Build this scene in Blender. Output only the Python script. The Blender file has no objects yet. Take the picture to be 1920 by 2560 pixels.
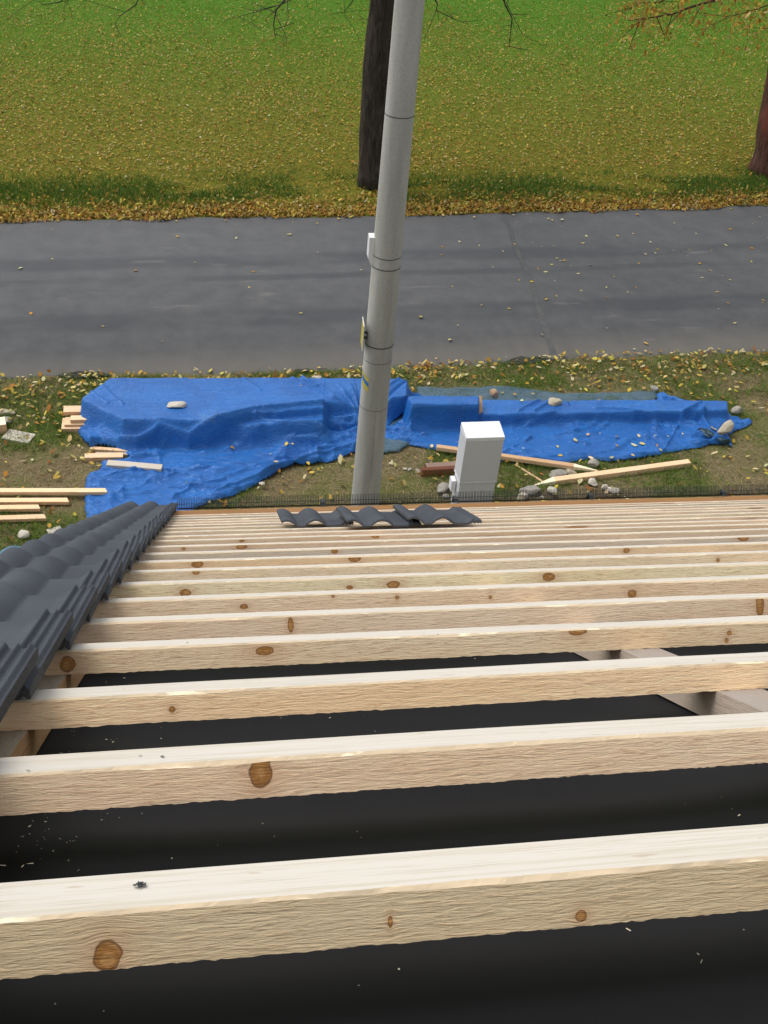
import bpy, math, random
import numpy as np
from mathutils import Matrix, Vector
rnd = random.Random(7); rng = np.random.default_rng(11)
sc = bpy.context.scene
COL = sc.collection

# ------------------------------------------------------------------ camera
F = 2662.6; PITCH = math.radians(38.034); ROLL = math.radians(5.911); YAW = math.radians(11.82)
TH = math.radians(36.2014); HN = 0.2823; CAMH = 7.4
def _basis():
    cy, sy = math.cos(YAW), math.sin(YAW)
    fwd = np.array([sy*math.cos(PITCH), cy*math.cos(PITCH), -math.sin(PITCH)])
    right = np.array([cy, -sy, 0.0]); up = np.cross(right, fwd)
    return right*math.cos(ROLL)+up*math.sin(ROLL), -right*math.sin(ROLL)+up*math.cos(ROLL), fwd
CR, CU, CF = _basis()
cam_d = bpy.data.cameras.new('camera'); cam = bpy.data.objects.new('camera', cam_d); COL.objects.link(cam)
m = Matrix.Identity(4)
for i in range(3):
    m[i][0] = CR[i]; m[i][1] = CU[i]; m[i][2] = -CF[i]
m[0][3] = 0; m[1][3] = 0; m[2][3] = CAMH
cam.matrix_world = m
cam_d.sensor_fit = 'HORIZONTAL'; cam_d.sensor_width = 36; cam_d.lens = F/1920*36
cam_d.clip_start = 0.02; cam_d.clip_end = 500
sc.camera = cam

# ------------------------------------------------------------------ sky, sun, exposure
SUN_EL = math.radians(60); SUN_AZ = math.radians(-55)      # azimuth from +Y towards +X
w = bpy.data.worlds.new("World"); sc.world = w; w.use_nodes = True
nt = w.node_tree; nt.nodes.clear()
sky = nt.nodes.new('ShaderNodeTexSky'); sky.sky_type = 'NISHITA'; sky.sun_disc = False
sky.sun_elevation = SUN_EL; sky.sun_rotation = SUN_AZ; sky.dust_density = 3.0; sky.air_density = 1.0
hs = nt.nodes.new('ShaderNodeHueSaturation'); hs.inputs['Saturation'].default_value = 0.22
bg = nt.nodes.new('ShaderNodeBackground'); bg.inputs['Strength'].default_value = 0.15
wo = nt.nodes.new('ShaderNodeOutputWorld')
nt.links.new(sky.outputs[0], hs.inputs['Color']); nt.links.new(hs.outputs[0], bg.inputs[0]); nt.links.new(bg.outputs[0], wo.inputs[0])
sd = bpy.data.lights.new('sun', 'SUN'); sd.energy = 1.0; sd.angle = math.radians(30); sd.color = (1.0, 0.97, 0.92)
sun = bpy.data.objects.new('sun', sd); COL.objects.link(sun)
sdir = Vector((math.sin(SUN_AZ)*math.cos(SUN_EL), math.cos(SUN_AZ)*math.cos(SUN_EL), math.sin(SUN_EL)))
sun.rotation_euler = sdir.to_track_quat('Z', 'Y').to_euler(); sun.location = (0, 0, 20)
sc.view_settings.view_transform = 'Standard'; sc.view_settings.look = 'None'
sc.view_settings.exposure = 0.45; sc.view_settings.gamma = 1.0

# ------------------------------------------------------------------ geometry helpers
DS = np.array([0, math.cos(TH), -math.sin(TH)]); NS = np.array([0, math.sin(TH), math.cos(TH)])
CAMP = np.array([0, 0, CAMH]); R0 = CAMP - NS*HN                       # roof frame origin: foot of the camera on the batten tops
RM = Matrix(((1, 0, 0, R0[0]), (0, DS[1], NS[1], R0[1]), (0, DS[2], NS[2], R0[2]), (0, 0, 0, 1)))   # local (x, down-slope s, normal z)
def ray(px, py): return CF + CR*((px-960)/F) - CU*((py-1280)/F)
def G(px, py, z=0.0):
    d = ray(px, py); t = (z-CAMH)/d[2]; return (d[0]*t, d[1]*t, z)
def RF(px, py, z=0.0):
    d = ray(px, py); t = (z-HN)/float(d@NS); P = d*t; return P[0], float(P@DS)
def FRONT(px, py, s):
    d = ray(px, py); t = s/float(d@DS); P = d*t; return P[0], float(P@NS)+HN
def VP(px, py, Y):                                                      # point on the vertical plane y = Y
    d = ray(px, py); t = Y/d[1]; return (d[0]*t, Y, CAMH+d[2]*t)

def vnoise(x, y, seed=0):
    xi = np.floor(x).astype(np.int64); yi = np.floor(y).astype(np.int64); fx = x-xi; fy = y-yi
    fx = fx*fx*(3-2*fx); fy = fy*fy*(3-2*fy)
    def h(a, b):
        n = (a*374761393 + b*668265263 + seed*974634777) & 0xffffffff
        n = ((n ^ (n >> 13))*1274126177) & 0xffffffff; n = n ^ (n >> 16)
        return (n & 0xffff)/65535.0
    return (h(xi, yi)*(1-fx)+h(xi+1, yi)*fx)*(1-fy)+(h(xi, yi+1)*(1-fx)+h(xi+1, yi+1)*fx)*fy
def fbm(x, y, o=4, seed=0):
    r = 0; a = 0.5; t = 0
    for i in range(o): r = r+a*vnoise(x*2**i, y*2**i, seed+i); t += a; a *= .5
    return r/t
def ridge(x, y, o=3, seed=0):
    r = 0; a = 0.5; t = 0
    for i in range(o): r = r+a*(1-np.abs(2*vnoise(x*2**i, y*2**i, seed+i)-1)); t += a; a *= .5
    return r/t
def inpoly(x, y, poly):
    c = np.zeros(x.shape, bool); n = len(poly)
    for i in range(n):
        x1, y1 = poly[i][:2]; x2, y2 = poly[(i+1) % n][:2]
        k = (y1 > y) != (y2 > y)
        with np.errstate(divide='ignore', invalid='ignore'):
            c ^= k & (x < (x2-x1)*(y-y1)/((y2-y1) if y2 != y1 else 1e-9)+x1)
    return c
def pdist(x, y, poly, closed=True):
    d = np.full(x.shape, 1e9); n = len(poly)
    for i in range(n if closed else n-1):
        x1, y1 = poly[i][:2]; x2, y2 = poly[(i+1) % n][:2]
        dx, dy = x2-x1, y2-y1; L = dx*dx+dy*dy+1e-12
        t = np.clip(((x-x1)*dx+(y-y1)*dy)/L, 0, 1)
        d = np.minimum(d, np.hypot(x-x1-t*dx, y-y1-t*dy))
    return d
def sstep(a, b, x):
    t = np.clip((x-a)/(b-a), 0, 1); return t*t*(3-2*t)

def mesh_obj(name, verts, faces, mat, parent=None, smooth=False, mats=None, midx=None, col=None, local=None):
    me = bpy.data.meshes.new(name)
    me.from_pydata([tuple(v) for v in verts], [], [tuple(f) for f in faces])
    for mm in (mats or ([mat] if mat else [])): me.materials.append(mm)
    if midx is not None: me.polygons.foreach_set('material_index', midx)
    if smooth: me.polygons.foreach_set('use_smooth', [True]*len(me.polygons))
    if col is not None:
        at = me.color_attributes.new('Col', 'FLOAT_COLOR', 'POINT'); at.data.foreach_set('color', np.asarray(col, np.float32).ravel())
    me.update()
    o = bpy.data.objects.new(name, me); COL.objects.link(o)
    if parent: o.parent = parent
    if local is not None: o.matrix_local = local
    return o
def fast_mesh(name, V, nper, mat, col=None, parent=None):
    """V (N*nper,3): every nper verts make one polygon"""
    me = bpy.data.meshes.new(name); n = len(V); k = n//nper
    me.vertices.add(n); me.vertices.foreach_set('co', np.asarray(V, np.float32).ravel())
    me.loops.add(n); me.loops.foreach_set('vertex_index', np.arange(n, dtype=np.int32))
    me.polygons.add(k); me.polygons.foreach_set('loop_start', np.arange(0, n, nper, dtype=np.int32))
    me.polygons.foreach_set('loop_total', np.full(k, nper, np.int32))
    if col is not None:
        at = me.color_attributes.new('Col', 'FLOAT_COLOR', 'POINT'); at.data.foreach_set('color', np.asarray(col, np.float32).ravel())
    me.materials.append(mat); me.update(calc_edges=True); me.validate()
    o = bpy.data.objects.new(name, me); COL.objects.link(o)
    if parent: o.parent = parent
    return o
def empty(name, loc=(0, 0, 0), local=None):
    o = bpy.data.objects.new(name, None); COL.objects.link(o)
    if local is not None: o.matrix_world = local
    else: o.location = loc
    o.empty_display_size = .1
    return o
def tag(o, label, cat, group=None, kind=None):
    if label: o['label'] = label
    if cat: o['category'] = cat
    if group: o['group'] = group
    if kind: o['kind'] = kind
    return o
class MB:
    def __init__(s): s.v = []; s.f = []; s.m = []
    def add(s, v, f, mi=0):
        b = len(s.v); s.v += [tuple(map(float, q)) for q in v]; s.f += [tuple(i+b for i in q) for q in f]; s.m += [mi]*len(f)
    def box(s, x0, x1, y0, y1, z0, z1, mi=0, top=None):
        v = [(x0,y0,z0),(x1,y0,z0),(x1,y1,z0),(x0,y1,z0),(x0,y0,z1),(x1,y0,z1),(x1,y1,z1),(x0,y1,z1)]
        f = [(0,3,2,1),(4,5,6,7),(0,1,5,4),(1,2,6,5),(2,3,7,6),(3,0,4,7)]
        s.add(v, f, mi)
        if top is not None: s.m[-5] = top
    def tube(s, pts, rad, n=8, cap=True, jit=0, mi=0):
        pts = [Vector(p) for p in pts]; b = len(s.v); k = len(pts); ref = None
        for i, p in enumerate(pts):
            t = (pts[min(i+1, k-1)]-pts[max(i-1, 0)]).normalized()
            if ref is None: ref = Vector((1, 0, 0)) if abs(t.x) < .9 else Vector((0, 1, 0))
            u = (ref-t*ref.dot(t)).normalized(); ref = u; w_ = t.cross(u)
            for j in range(n):
                a = 2*math.pi*j/n; r = rad[i] if hasattr(rad, '__len__') else rad
                r *= 1+jit*(rnd.random()-.5)
                s.v.append(tuple(p+u*math.cos(a)*r+w_*math.sin(a)*r))
        for i in range(k-1):
            for j in range(n):
                s.f.append((b+i*n+j, b+i*n+(j+1) % n, b+(i+1)*n+(j+1) % n, b+(i+1)*n+j)); s.m.append(mi)
        if cap:
            s.f.append(tuple(b+j for j in range(n))[::-1]); s.m.append(mi)
            s.f.append(tuple(b+(k-1)*n+j for j in range(n))); s.m.append(mi)
    def obj(s, name, mats, parent=None, smooth=False, local=None):
        if not isinstance(mats, (list, tuple)): mats = [mats]
        return mesh_obj(name, s.v, s.f, None, parent, smooth, mats, s.m, local=local)

# ------------------------------------------------------------------ material helpers
class N:
    def __init__(s, name, rough=.8, spec=.3):
        s.mat = bpy.data.materials.new(name); s.mat.use_nodes = True; s.t = s.mat.node_tree
        s.b = s.t.nodes['Principled BSDF']; s.b.inputs['Roughness'].default_value = rough
        s.b.inputs['Specular IOR Level'].default_value = spec
    def n(s, typ, **kw):
        o = s.t.nodes.new(typ)
        for k, v in kw.items(): setattr(o, k, v)
        return o
    def link(s, a, b): s.t.links.new(a, b)
    def setin(s, sock, v):
        if hasattr(v, 'is_output') or isinstance(v, bpy.types.NodeSocket): s.link(v, sock)
        else: sock.default_value = v
    def math(s, op, a, b=0.0, c=None, clamp=False):
        o = s.n('ShaderNodeMath', operation=op, use_clamp=clamp); s.setin(o.inputs[0], a); s.setin(o.inputs[1], b)
        if c is not None: s.setin(o.inputs[2], c)
        return o.outputs[0]
    def obj(s): return s.n('ShaderNodeTexCoord').outputs['Object']
    def geo(s): return s.n('ShaderNodeNewGeometry').outputs['Position']
    def map(s, vec, scale=(1, 1, 1), loc=(0, 0, 0), rot=(0, 0, 0)):
        o = s.n('ShaderNodeMapping'); s.link(vec, o.inputs['Vector']); o.inputs['Scale'].default_value = scale
        s.setin(o.inputs['Location'], loc); o.inputs['Rotation'].default_value = rot; return o.outputs[0]
    def rand_vec(s, vec, amt=50):
        r = s.n('ShaderNodeObjectInfo').outputs['Random']; r = s.math('MULTIPLY', r, amt)
        c = s.n('ShaderNodeCombineXYZ'); s.link(r, c.inputs[0]); s.link(r, c.inputs[1]); s.link(r, c.inputs[2])
        a = s.n('ShaderNodeVectorMath', operation='ADD'); s.link(vec, a.inputs[0]); s.link(c.outputs[0], a.inputs[1]); return a.outputs[0]
    def noise(s, vec, scale, detail=4, rough=.55, dist=0.0):
        o = s.n('ShaderNodeTexNoise'); s.link(vec, o.inputs['Vector']); o.inputs['Scale'].default_value = scale
        o.inputs['Detail'].default_value = detail; o.inputs['Roughness'].default_value = rough; o.inputs['Distortion'].default_value = dist
        return o.outputs['Fac']
    def ramp(s, fac, stops, interp='LINEAR'):
        o = s.n('ShaderNodeValToRGB'); s.link(fac, o.inputs[0]); e = o.color_ramp; e.interpolation = interp
        while len(e.elements) < len(stops): e.elements.new(.5)
        for i, (p, c) in enumerate(stops):
            e.elements[i].position = p; e.elements[i].color = (*c, 1) if len(c) == 3 else c
        return o.outputs[0]
    def rng(s, v, a, b, c=0.0, d=1.0, smooth=True):
        o = s.n('ShaderNodeMapRange', interpolation_type='SMOOTHSTEP' if smooth else 'LINEAR'); s.setin(o.inputs[0], v)
        for i, q in enumerate((a, b, c, d)): o.inputs[i+1].default_value = q
        return o.outputs[0]
    def mix(s, f, a, b, mode='MIX'):
        o = s.n('ShaderNodeMix', data_type='RGBA', blend_type=mode); s.setin(o.inputs[0], f)
        for k, v in ((6, a), (7, b)):
            if isinstance(v, tuple): o.inputs[k].default_value = (*v[:3], 1)
            else: s.link(v, o.inputs[k])
        return o.outputs[2]
    def bump(s, h, strength, dist, prev=None):
        o = s.n('ShaderNodeBump'); s.link(h, o.inputs['Height']); o.inputs['Strength'].default_value = strength; o.inputs['Distance'].default_value = dist
        if prev: s.link(prev, o.inputs['Normal'])
        return o.outputs[0]
    def out(s, col=None, normal=None, rough=None):
        if col is not None: s.setin(s.b.inputs['Base Color'], (*col, 1) if isinstance(col, tuple) else col)
        if normal is not None: s.link(normal, s.b.inputs['Normal'])
        if rough is not None: s.setin(s.b.inputs['Roughness'], rough)
        return s.mat
def simple(name, col, rough=.8, spec=.3, var=.15, scale=6, bump=0.0, bscale=40, bd=.01):
    k = N(name, rough, spec); v = k.rand_vec(k.obj()); f = k.noise(v, scale)
    c = k.ramp(f, [(.25, tuple(q*(1-var) for q in col)), (.75, tuple(min(1, q*(1+var)) for q in col))])
    nrm = k.bump(k.noise(v, bscale), bump, bd) if bump else None
    return k.out(c, nrm)
def attr_mat(name, rough=.8, trans=0.0):
    k = N(name, rough, .2); a = k.n('ShaderNodeAttribute', attribute_name='Col')
    k.out(a.outputs['Color'])
    if trans:
        t = k.n('ShaderNodeBsdfTranslucent'); k.link(a.outputs['Color'], t.inputs[0])
        mx = k.n('ShaderNodeMixShader'); mx.inputs[0].default_value = trans
        k.link(k.b.outputs[0], mx.inputs[1]); k.link(t.outputs[0], mx.inputs[2])
        k.link(mx.outputs[0], k.t.nodes['Material Output'].inputs[0])
    return k.mat

def wood_sawn(name, knots=(), tint=(.91, .70, .50), grey=0.0, voro=True, fib=1.0):
    """rough-sawn face; local x along the piece, y/z across. knots = (x, z, rx, rz)"""
    k = N(name, .85, .2); o0 = k.obj(); sep = k.n('ShaderNodeSeparateXYZ'); k.link(o0, sep.inputs[0])
    X, Y, Z = sep.outputs
    warp = None; kmask = None; khalo = None; kring = None
    for (kx, kz, rx, rz) in knots:
        dx = k.math('DIVIDE', k.math('SUBTRACT', X, kx), rx); dz = k.math('DIVIDE', k.math('SUBTRACT', Z, kz), rz)
        dx = k.math('MULTIPLY_ADD', k.math('SUBTRACT', k.noise(k.map(o0, (90, 90, 90)), 1.0, 2), .5), .7, dx); d2 = k.math('ADD', k.math('MULTIPLY', dx, dx), k.math('MULTIPLY', dz, dz))
        d = k.math('SQRT', d2)
        halo = k.math('POWER', 2.718, k.math('MULTIPLY', d2, -0.22))
        wz = k.math('MULTIPLY', k.math('MULTIPLY', halo, dz), -0.45*rz)
        warp = wz if warp is None else k.math('ADD', warp, wz)
        mk = k.rng(d, .80, 1.12, 1, 0); kmask = mk if kmask is None else k.math('MAXIMUM', kmask, mk)
        khalo = halo if khalo is None else k.math('MAXIMUM', khalo, halo)
        rg = k.math('SINE', k.math('MULTIPLY_ADD', d, 5.0, k.math('MULTIPLY', k.noise(k.map(o0, (60, 60, 60)), 1.0, 3), 14.0))); rg = k.math('MULTIPLY', rg, mk); kring = rg if kring is None else k.math('ADD', kring, rg)
    Zw = Z if warp is None else k.math('ADD', Z, warp)
    cb = k.n('ShaderNodeCombineXYZ'); k.link(X, cb.inputs[0]); k.link(Y, cb.inputs[1]); k.link(Zw, cb.inputs[2])
    v = k.rand_vec(cb.outputs[0], 37.0)
    fine = k.noise(k.map(v, (38, 380, 380)), 1.0, 4, .7, .5)
    mid = k.noise(k.map(v, (12, 130, 130)), 1.0, 4, .65, .5)
    big = k.noise(k.map(v, (2.2, 9, 9)), 1.0, 3)
    grain = k.noise(k.map(v, (1.6, 60, 60)), 1.0, 3, .5, .6)
    hi = tuple(min(.95, c*1.12) for c in tint); lo = (tint[0]*.70, tint[1]*.62, tint[2]*.54)
    c = k.ramp(grain, [(.3, tint), (.62, hi)])
    c = k.mix(k.rng(big, .35, .7, 0, .45), c, (tint[0]*1.0, tint[1]*.86, tint[2]*.68))
    c = k.mix(k.rng(mid, .56, .68, 0, .5), c, lo)
    c = k.mix(k.rng(fine, .56, .64, 0, .75*fib), c, (lo[0]*.8, lo[1]*.75, lo[2]*.7))
    c = k.mix(k.rng(fine, .44, .34, 0, .75*fib), c, (min(1, hi[0]*1.15), min(1, hi[1]*1.18), min(1, hi[2]*1.15)))
    r = k.n('ShaderNodeObjectInfo').outputs['Random']
    r2 = k.math('FRACT', k.math('MULTIPLY', r, 7.31))
    c = k.mix(k.math('MULTIPLY', r2, .45), c, (tint[0]*1.12, tint[1]*.93, tint[2]*.86), 'MIX')
    r3 = k.math('FRACT', k.math('MULTIPLY', r, 23.7))
    vv = k.math('MULTIPLY_ADD', r3, .3, .84); cc = k.n('ShaderNodeCombineXYZ')
    for i in range(3): k.link(vv, cc.inputs[i])
    c = k.mix(1.0, c, cc.outputs[0], 'MULTIPLY')
    if grey: c = k.mix(grey, c, (.50, .46, .42))
    if voro:
        vo = k.n('ShaderNodeTexVoronoi'); k.link(k.map(v, (2.1, 14, 17)), vo.inputs['Vector']); vo.inputs['Scale'].default_value = 1.0
        vo.inputs['Randomness'].default_value = .95
        km = k.rng(vo.outputs['Distance'], .10, .17, 1, 0)
        c = k.mix(k.rng(vo.outputs['Distance'], .1, .34, .4, 0), c, (.66, .42, .25))
        c = k.mix(k.math('MULTIPLY', km, .85), c, (.42, .21, .08))
    if kmask is not None:
        c = k.mix(k.math('MULTIPLY', khalo, .55), c, (.60, .33, .17))
        kc = k.mix(k.rng(kring, -1.6, 1.6), (.38, .17, .045), (.56, .30, .11))
        c = k.mix(kmask, c, kc); c = k.mix(k.math('MULTIPLY', k.math('MULTIPLY', kmask, k.math('SUBTRACT', 1.0, kmask)), 3.2, clamp=True), c, (.17, .065, .02))
    saw = k.noise(k.map(v, (260, 18, 18), (0, 0, 0), (0, 0, 0)), 1.0, 2)
    h = k.math('ADD', k.math('MULTIPLY', fine, 1.0*fib), k.math('ADD', k.math('MULTIPLY', mid, .5), k.math('MULTIPLY', saw, .22)))
    nrm = k.bump(h, .75, .0022)
    return k.out(c, nrm)
def wood_top(name, tint=(.63, .585, .52)):
    k = N(name, .7, .25); v = k.rand_vec(k.obj(), 53.0)
    g1 = k.noise(k.map(v, (3, 170, 170)), 1.0, 3); g2 = k.noise(k.map(v, (1.1, 12, 12)), 1.0, 3)
    c = k.mix(k.rng(g1, .45, .7, 0, .7), tint, (tint[0]*.84, tint[1]*.80, tint[2]*.70)); g3 = k.noise(k.map(v, (14, 420, 420)), 1.0, 3, .6); c = k.mix(k.rng(g3, .55, .68, 0, .5), c, (tint[0]*.70, tint[1]*.64, tint[2]*.52))
    st = k.noise(k.map(v, (2.5, 7, 7)), 1.0, 4, .6); c = k.mix(k.rng(st, .62, .75, 0, .35), c, (.40, .40, .38))
    c = k.mix(k.rng(g2, .5, .75, 0, .5), c, (tint[0]*.82, tint[1]*.80, tint[2]*.80))
    sp = k.noise(k.map(v, (24, 70, 70)), 1.0, 2); c = k.mix(k.rng(sp, .70, .76, 0, .6), c, (.46, .36, .25))
    return k.out(c, k.bump(g1, .15, .001))

WT = wood_top('planed_pale_wood'); WS = wood_sawn('sawn_spruce')
WG = wood_sawn('sawn_spruce_weathered', grey=.45)
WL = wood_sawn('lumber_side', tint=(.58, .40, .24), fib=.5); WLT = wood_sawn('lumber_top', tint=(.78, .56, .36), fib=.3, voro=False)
WGR = wood_sawn('grey_lumber', tint=(.50, .46, .38), grey=.35, voro=False, fib=.5)
WCUT = simple('fresh_cut_wood', (.88, .80, .56), .8, .2, .08, 30)
WBR = wood_sawn('brown_stained_board', tint=(.13, .055, .035), voro=False, fib=.3)
WOR = wood_sawn('eave_board_orange', tint=(.62, .36, .17), fib=.3)
CBW = wood_sawn('counter_batten_wood', tint=(.44, .36, .28), grey=.3, fib=.6, voro=False)
CBT = wood_sawn('counter_batten_top', tint=(.27, .24, .21), grey=.15, fib=.3, voro=False)

def tile_mat():
    k = N('anthracite_concrete', .85, .25); v = k.rand_vec(k.obj(), 11.0)
    f = k.noise(v, 5, 4); g = k.noise(v, 700, 2)
    c = k.ramp(f, [(.3, (.048, .054, .066)), (.7, (.068, .076, .092))])
    c = k.mix(k.rng(g, .58, .72, 0, .6), c, (.15, .16, .175)); c = k.mix(k.rng(g, .42, .3, 0, .6), c, (.02, .022, .028))
    sp = k.noise(k.map(v, (60, 30, 60)), 1.0, 2); c = k.mix(k.rng(sp, .76, .79, 0, .6), c, (.3, .29, .27))
    return k.out(c, k.bump(g, .35, .0008))
TILE = tile_mat()
def tile_raw():
    k = N('broken_concrete_edge', .9, .2); v = k.obj(); g = k.noise(v, 300, 3)
    return k.out(k.ramp(g, [(.3, (.05, .052, .055)), (.75, (.14, .135, .13))]), k.bump(g, .5, .002))
TEDGE = tile_raw()
def membrane():
    k = N('black_roof_underlay', .7, .18); v = k.obj(); g = k.noise(v, 900, 2); f = k.noise(v, 3, 3)
    c = k.ramp(f, [(.3, (.0055, .0056, .0066)), (.7, (.0085, .0089, .0105))])
    c = k.mix(k.rng(g, .66, .72, 0, .25), c, (.05, .05, .055))
    return k.out(c, k.bump(g, .3, .0006))
MEMB = membrane()
BLK = simple('black_plastic', (.035, .038, .040), .5, .4, .2)
DARK = simple('dark_strap_steel', (.06, .055, .05), .6, .4)

# ================================================================== THE GROUND
def gx(px, py): return G(px, py)[:2]
road_near = [(-60, 7.6), (-20, 10.3)] + [gx(*q) for q in ((0, 943), (120, 941), (190, 938), (300, 938), (520, 936), (700, 931), (960, 922), (1130, 912), (1240, 905), (1365, 899), (1500, 892), (1700, 885), (1920, 879))] + [(30, 14.6), (60, 17.4)]
road_far = [(-60, 11.2), (-20, 15.2)] + [gx(*q) for q in ((0, 552), (300, 549), (560, 547), (960, 541), (1250, 534), (1600, 522), (1920, 515))] + [(30, 20.2), (60, 23)]
def line_y(pts, x): return np.interp(x, [p[0] for p in pts], [p[1] for p in pts])
# lawn + verge sheet
k = N('verge_and_lawn_soil', .95, .1); P = k.geo(); sp = k.n('ShaderNodeSeparateXYZ'); k.link(P, sp.inputs[0])
n1 = k.noise(P, .9, 5, .6); n2 = k.noise(P, 7, 5, .65); n3 = k.noise(P, 60, 3, .6); n4 = k.noise(P, .25, 3)
far = k.rng(sp.outputs[1], 14.5, 16.0)
cn = k.ramp(n1, [(.34, (.13, .092, .052)), (.48, (.17, .135, .07)), (.58, (.12, .12, .04)), (.74, (.07, .10, .022))])
cn = k.mix(k.rng(n2, .5, .7, 0, .55), cn, (.19, .145, .075))
cn = k.mix(k.rng(n3, .55, .75, 0, .45), cn, (.055, .04, .022))
cf = k.ramp(n2, [(.3, (.08, .115, .010)), (.5, (.145, .135, .014)), (.7, (.22, .16, .022))])
cf = k.mix(k.math('MULTIPLY', k.rng(sp.outputs[1], 18, 33), k.rng(n4, .2, .5, .5, 1)), cf, (.07, .175, .010))
cf = k.mix(k.rng(n3, .48, .68, 0, .7), cf, (.045, .05, .012))
GM = k.out(k.mix(far, cn, cf), k.bump(k.math('ADD', n2, k.math('MULTIPLY', n3, .35)), .6, .05))
gv = []; gf = []
xs = [-150, -60, -20, -8, 0, 8, 20, 60, 150]; ys = [-120, -20, 0, 6, 9, 14, 20, 36, 80, 200]
for y in ys:
    for x in xs: gv.append((x, y, 0))
for j in range(len(ys)-1):
    for i in range(len(xs)-1):
        a = j*len(xs)+i; gf.append((a, a+1, a+1+len(xs), a+len(xs)))
tag(mesh_obj('ground', gv, gf, GM), 'lawn and grassy verge on both sides of the asphalt road', 'ground', kind='structure')
# road
k = N('worn_asphalt', .85, .3); P = k.geo(); sp = k.n('ShaderNodeSeparateXYZ'); k.link(P, sp.inputs[0])
rowy = k.math('SUBTRACT', sp.outputs[1], k.math('MULTIPLY', sp.outputs[0], .085))     # position across the road
wob = k.math('MULTIPLY', k.math('SUBTRACT', k.noise(k.map(P, (.25, .6, 1)), 1.0, 3), .5), .30)
ry = k.math('ADD', rowy, wob)
def band(c, wd):
    d = k.math('ABSOLUTE', k.math('SUBTRACT', ry, c)); return k.rng(d, wd*.35, wd, 1, 0)
patch = k.rng(k.noise(k.map(P, (.5, 1.2, 1)), 1.0, 3), .35, .6, .25, 1)
dark = k.math('MULTIPLY', k.math('MAXIMUM', k.math('MAXIMUM', band(13.7, .34), k.math('MULTIPLY', band(14.98, .14), 1.0)), band(15.6, .32)), patch)
fine = k.noise(P, 90, 3, .7); mid = k.noise(P, 3.0, 5, .6)
c = k.ramp(mid, [(.3, (.078, .080, .083)), (.7, (.104, .105, .106))])
c = k.mix(k.math('MULTIPLY', dark, .62), c, (.050, .054, .060))
c = k.mix(k.rng(rowy, 13.1, 12.15, 0, .6), c, (.20, .18, .15))
c = k.mix(k.rng(k.noise(k.map(P, (.8, 3, 1)), 1.0, 4), .62, .75, 0, .35), c, (.21, .20, .185))
c = k.mix(k.rng(fine, .55, .8, 0, .5), c, (.17, .165, .155))
c = k.mix(k.rng(fine, .45, .25, 0, .5), c, (.04, .04, .042))
RM_ = k.out(c, k.bump(fine, .5, .006))
rx = np.arange(-60, 60.01, .12); rv = []; rf = []
yn = line_y(road_near, rx)+(vnoise(rx*2.2, rx*0, 3)-.5)*.10+(vnoise(rx*9, rx*0, 4)-.5)*.05
yf = line_y(road_far, rx)+(vnoise(rx*2, rx*0, 5)-.5)*.08+(vnoise(rx*9, rx*0, 6)-.5)*.04
for i, x in enumerate(rx):
    for y, z in ((yn[i]-.03, -.02), (yn[i], .012), (yn[i]*.5+yf[i]*.5, .03), (yf[i], .012), (yf[i]+.03, -.02)): rv.append((x, y, z))
for i in range(len(rx)-1):
    for j in range(4): a = i*5+j; rf.append((a, a+5, a+6, a+1))
tag(mesh_obj('road', rv, rf, RM_, smooth=True), 'grey worn asphalt road', 'road', kind='structure')
# crumbled dark asphalt at the near edge
for pts_ in ([(140, 939), (175, 931), (205, 927), (225, 931), (250, 929), (290, 938), (240, 943), (180, 944)], [(1250, 908), (1280, 897), (1300, 890), (1325, 893), (1352, 889), (1372, 896), (1400, 898), (1340, 905), (1290, 910)], [(730, 928), (745, 922), (768, 921), (790, 927), (760, 933)]):
    cx_ = sum(a for a, b in pts_)/len(pts_); cy_ = sum(b for a, b in pts_)/len(pts_); ring = []
    for a, b in zip(pts_, pts_[1:]+pts_[:1]):
        for t in (0, .33, .66): ring.append(G(a[0]+(b[0]-a[0])*t+rnd.uniform(-3, 3), a[1]+(b[1]-a[1])*t+rnd.uniform(-1, 1), .022))
    c0_ = G(cx_, cy_, .030); n_ = len(ring)
    tag(mesh_obj('broken_road_edge', [c0_]+ring, [(0, i+1, (i+1) % n_+1) for i in range(n_)], simple('crumbled_bitumen', (.045, .043, .04), .9, .2, .4, 14, .8, 40, .02)), 'dark crumbled patch at the near edge of the road', 'road edge', kind='structure')
# tar seam across the road
sm = MB(); pts = [(1258, 541), (1275, 570), (1283, 600), (1301, 655), (1325, 700), (1345, 770), (1366, 830), (1386, 896)]
P3 = [Vector(G(px+rnd.uniform(-2, 2), py, .0)) for px, py in pts]
fine_p = []
for a, b in zip(P3[:-1], P3[1:]):
    for t in np.linspace(0, 1, 9)[:-1]: fine_p.append(a.lerp(b, t))
L = []; Rr = []
for i, p in enumerate(fine_p):
    rw = (p.y-line_y(road_near, p.x))/(line_y(road_far, p.x)-line_y(road_near, p.x)); zz = .012+.018*(1-abs(2*rw-1))+.005
    wd = .035+.02*rnd.random(); L.append((p.x-wd, p.y, zz)); Rr.append((p.x+wd, p.y, zz))
sm.add(L+Rr, [(i, i+len(L), i+1+len(L), i+1) for i in range(len(L)-1)])
tag(sm.obj('road_seam', simple('bitumen_seam', (.078, .08, .077), .8, .3, .2, 12)), 'patched seam strip running across the asphalt road', 'road seam', kind='structure')

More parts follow.
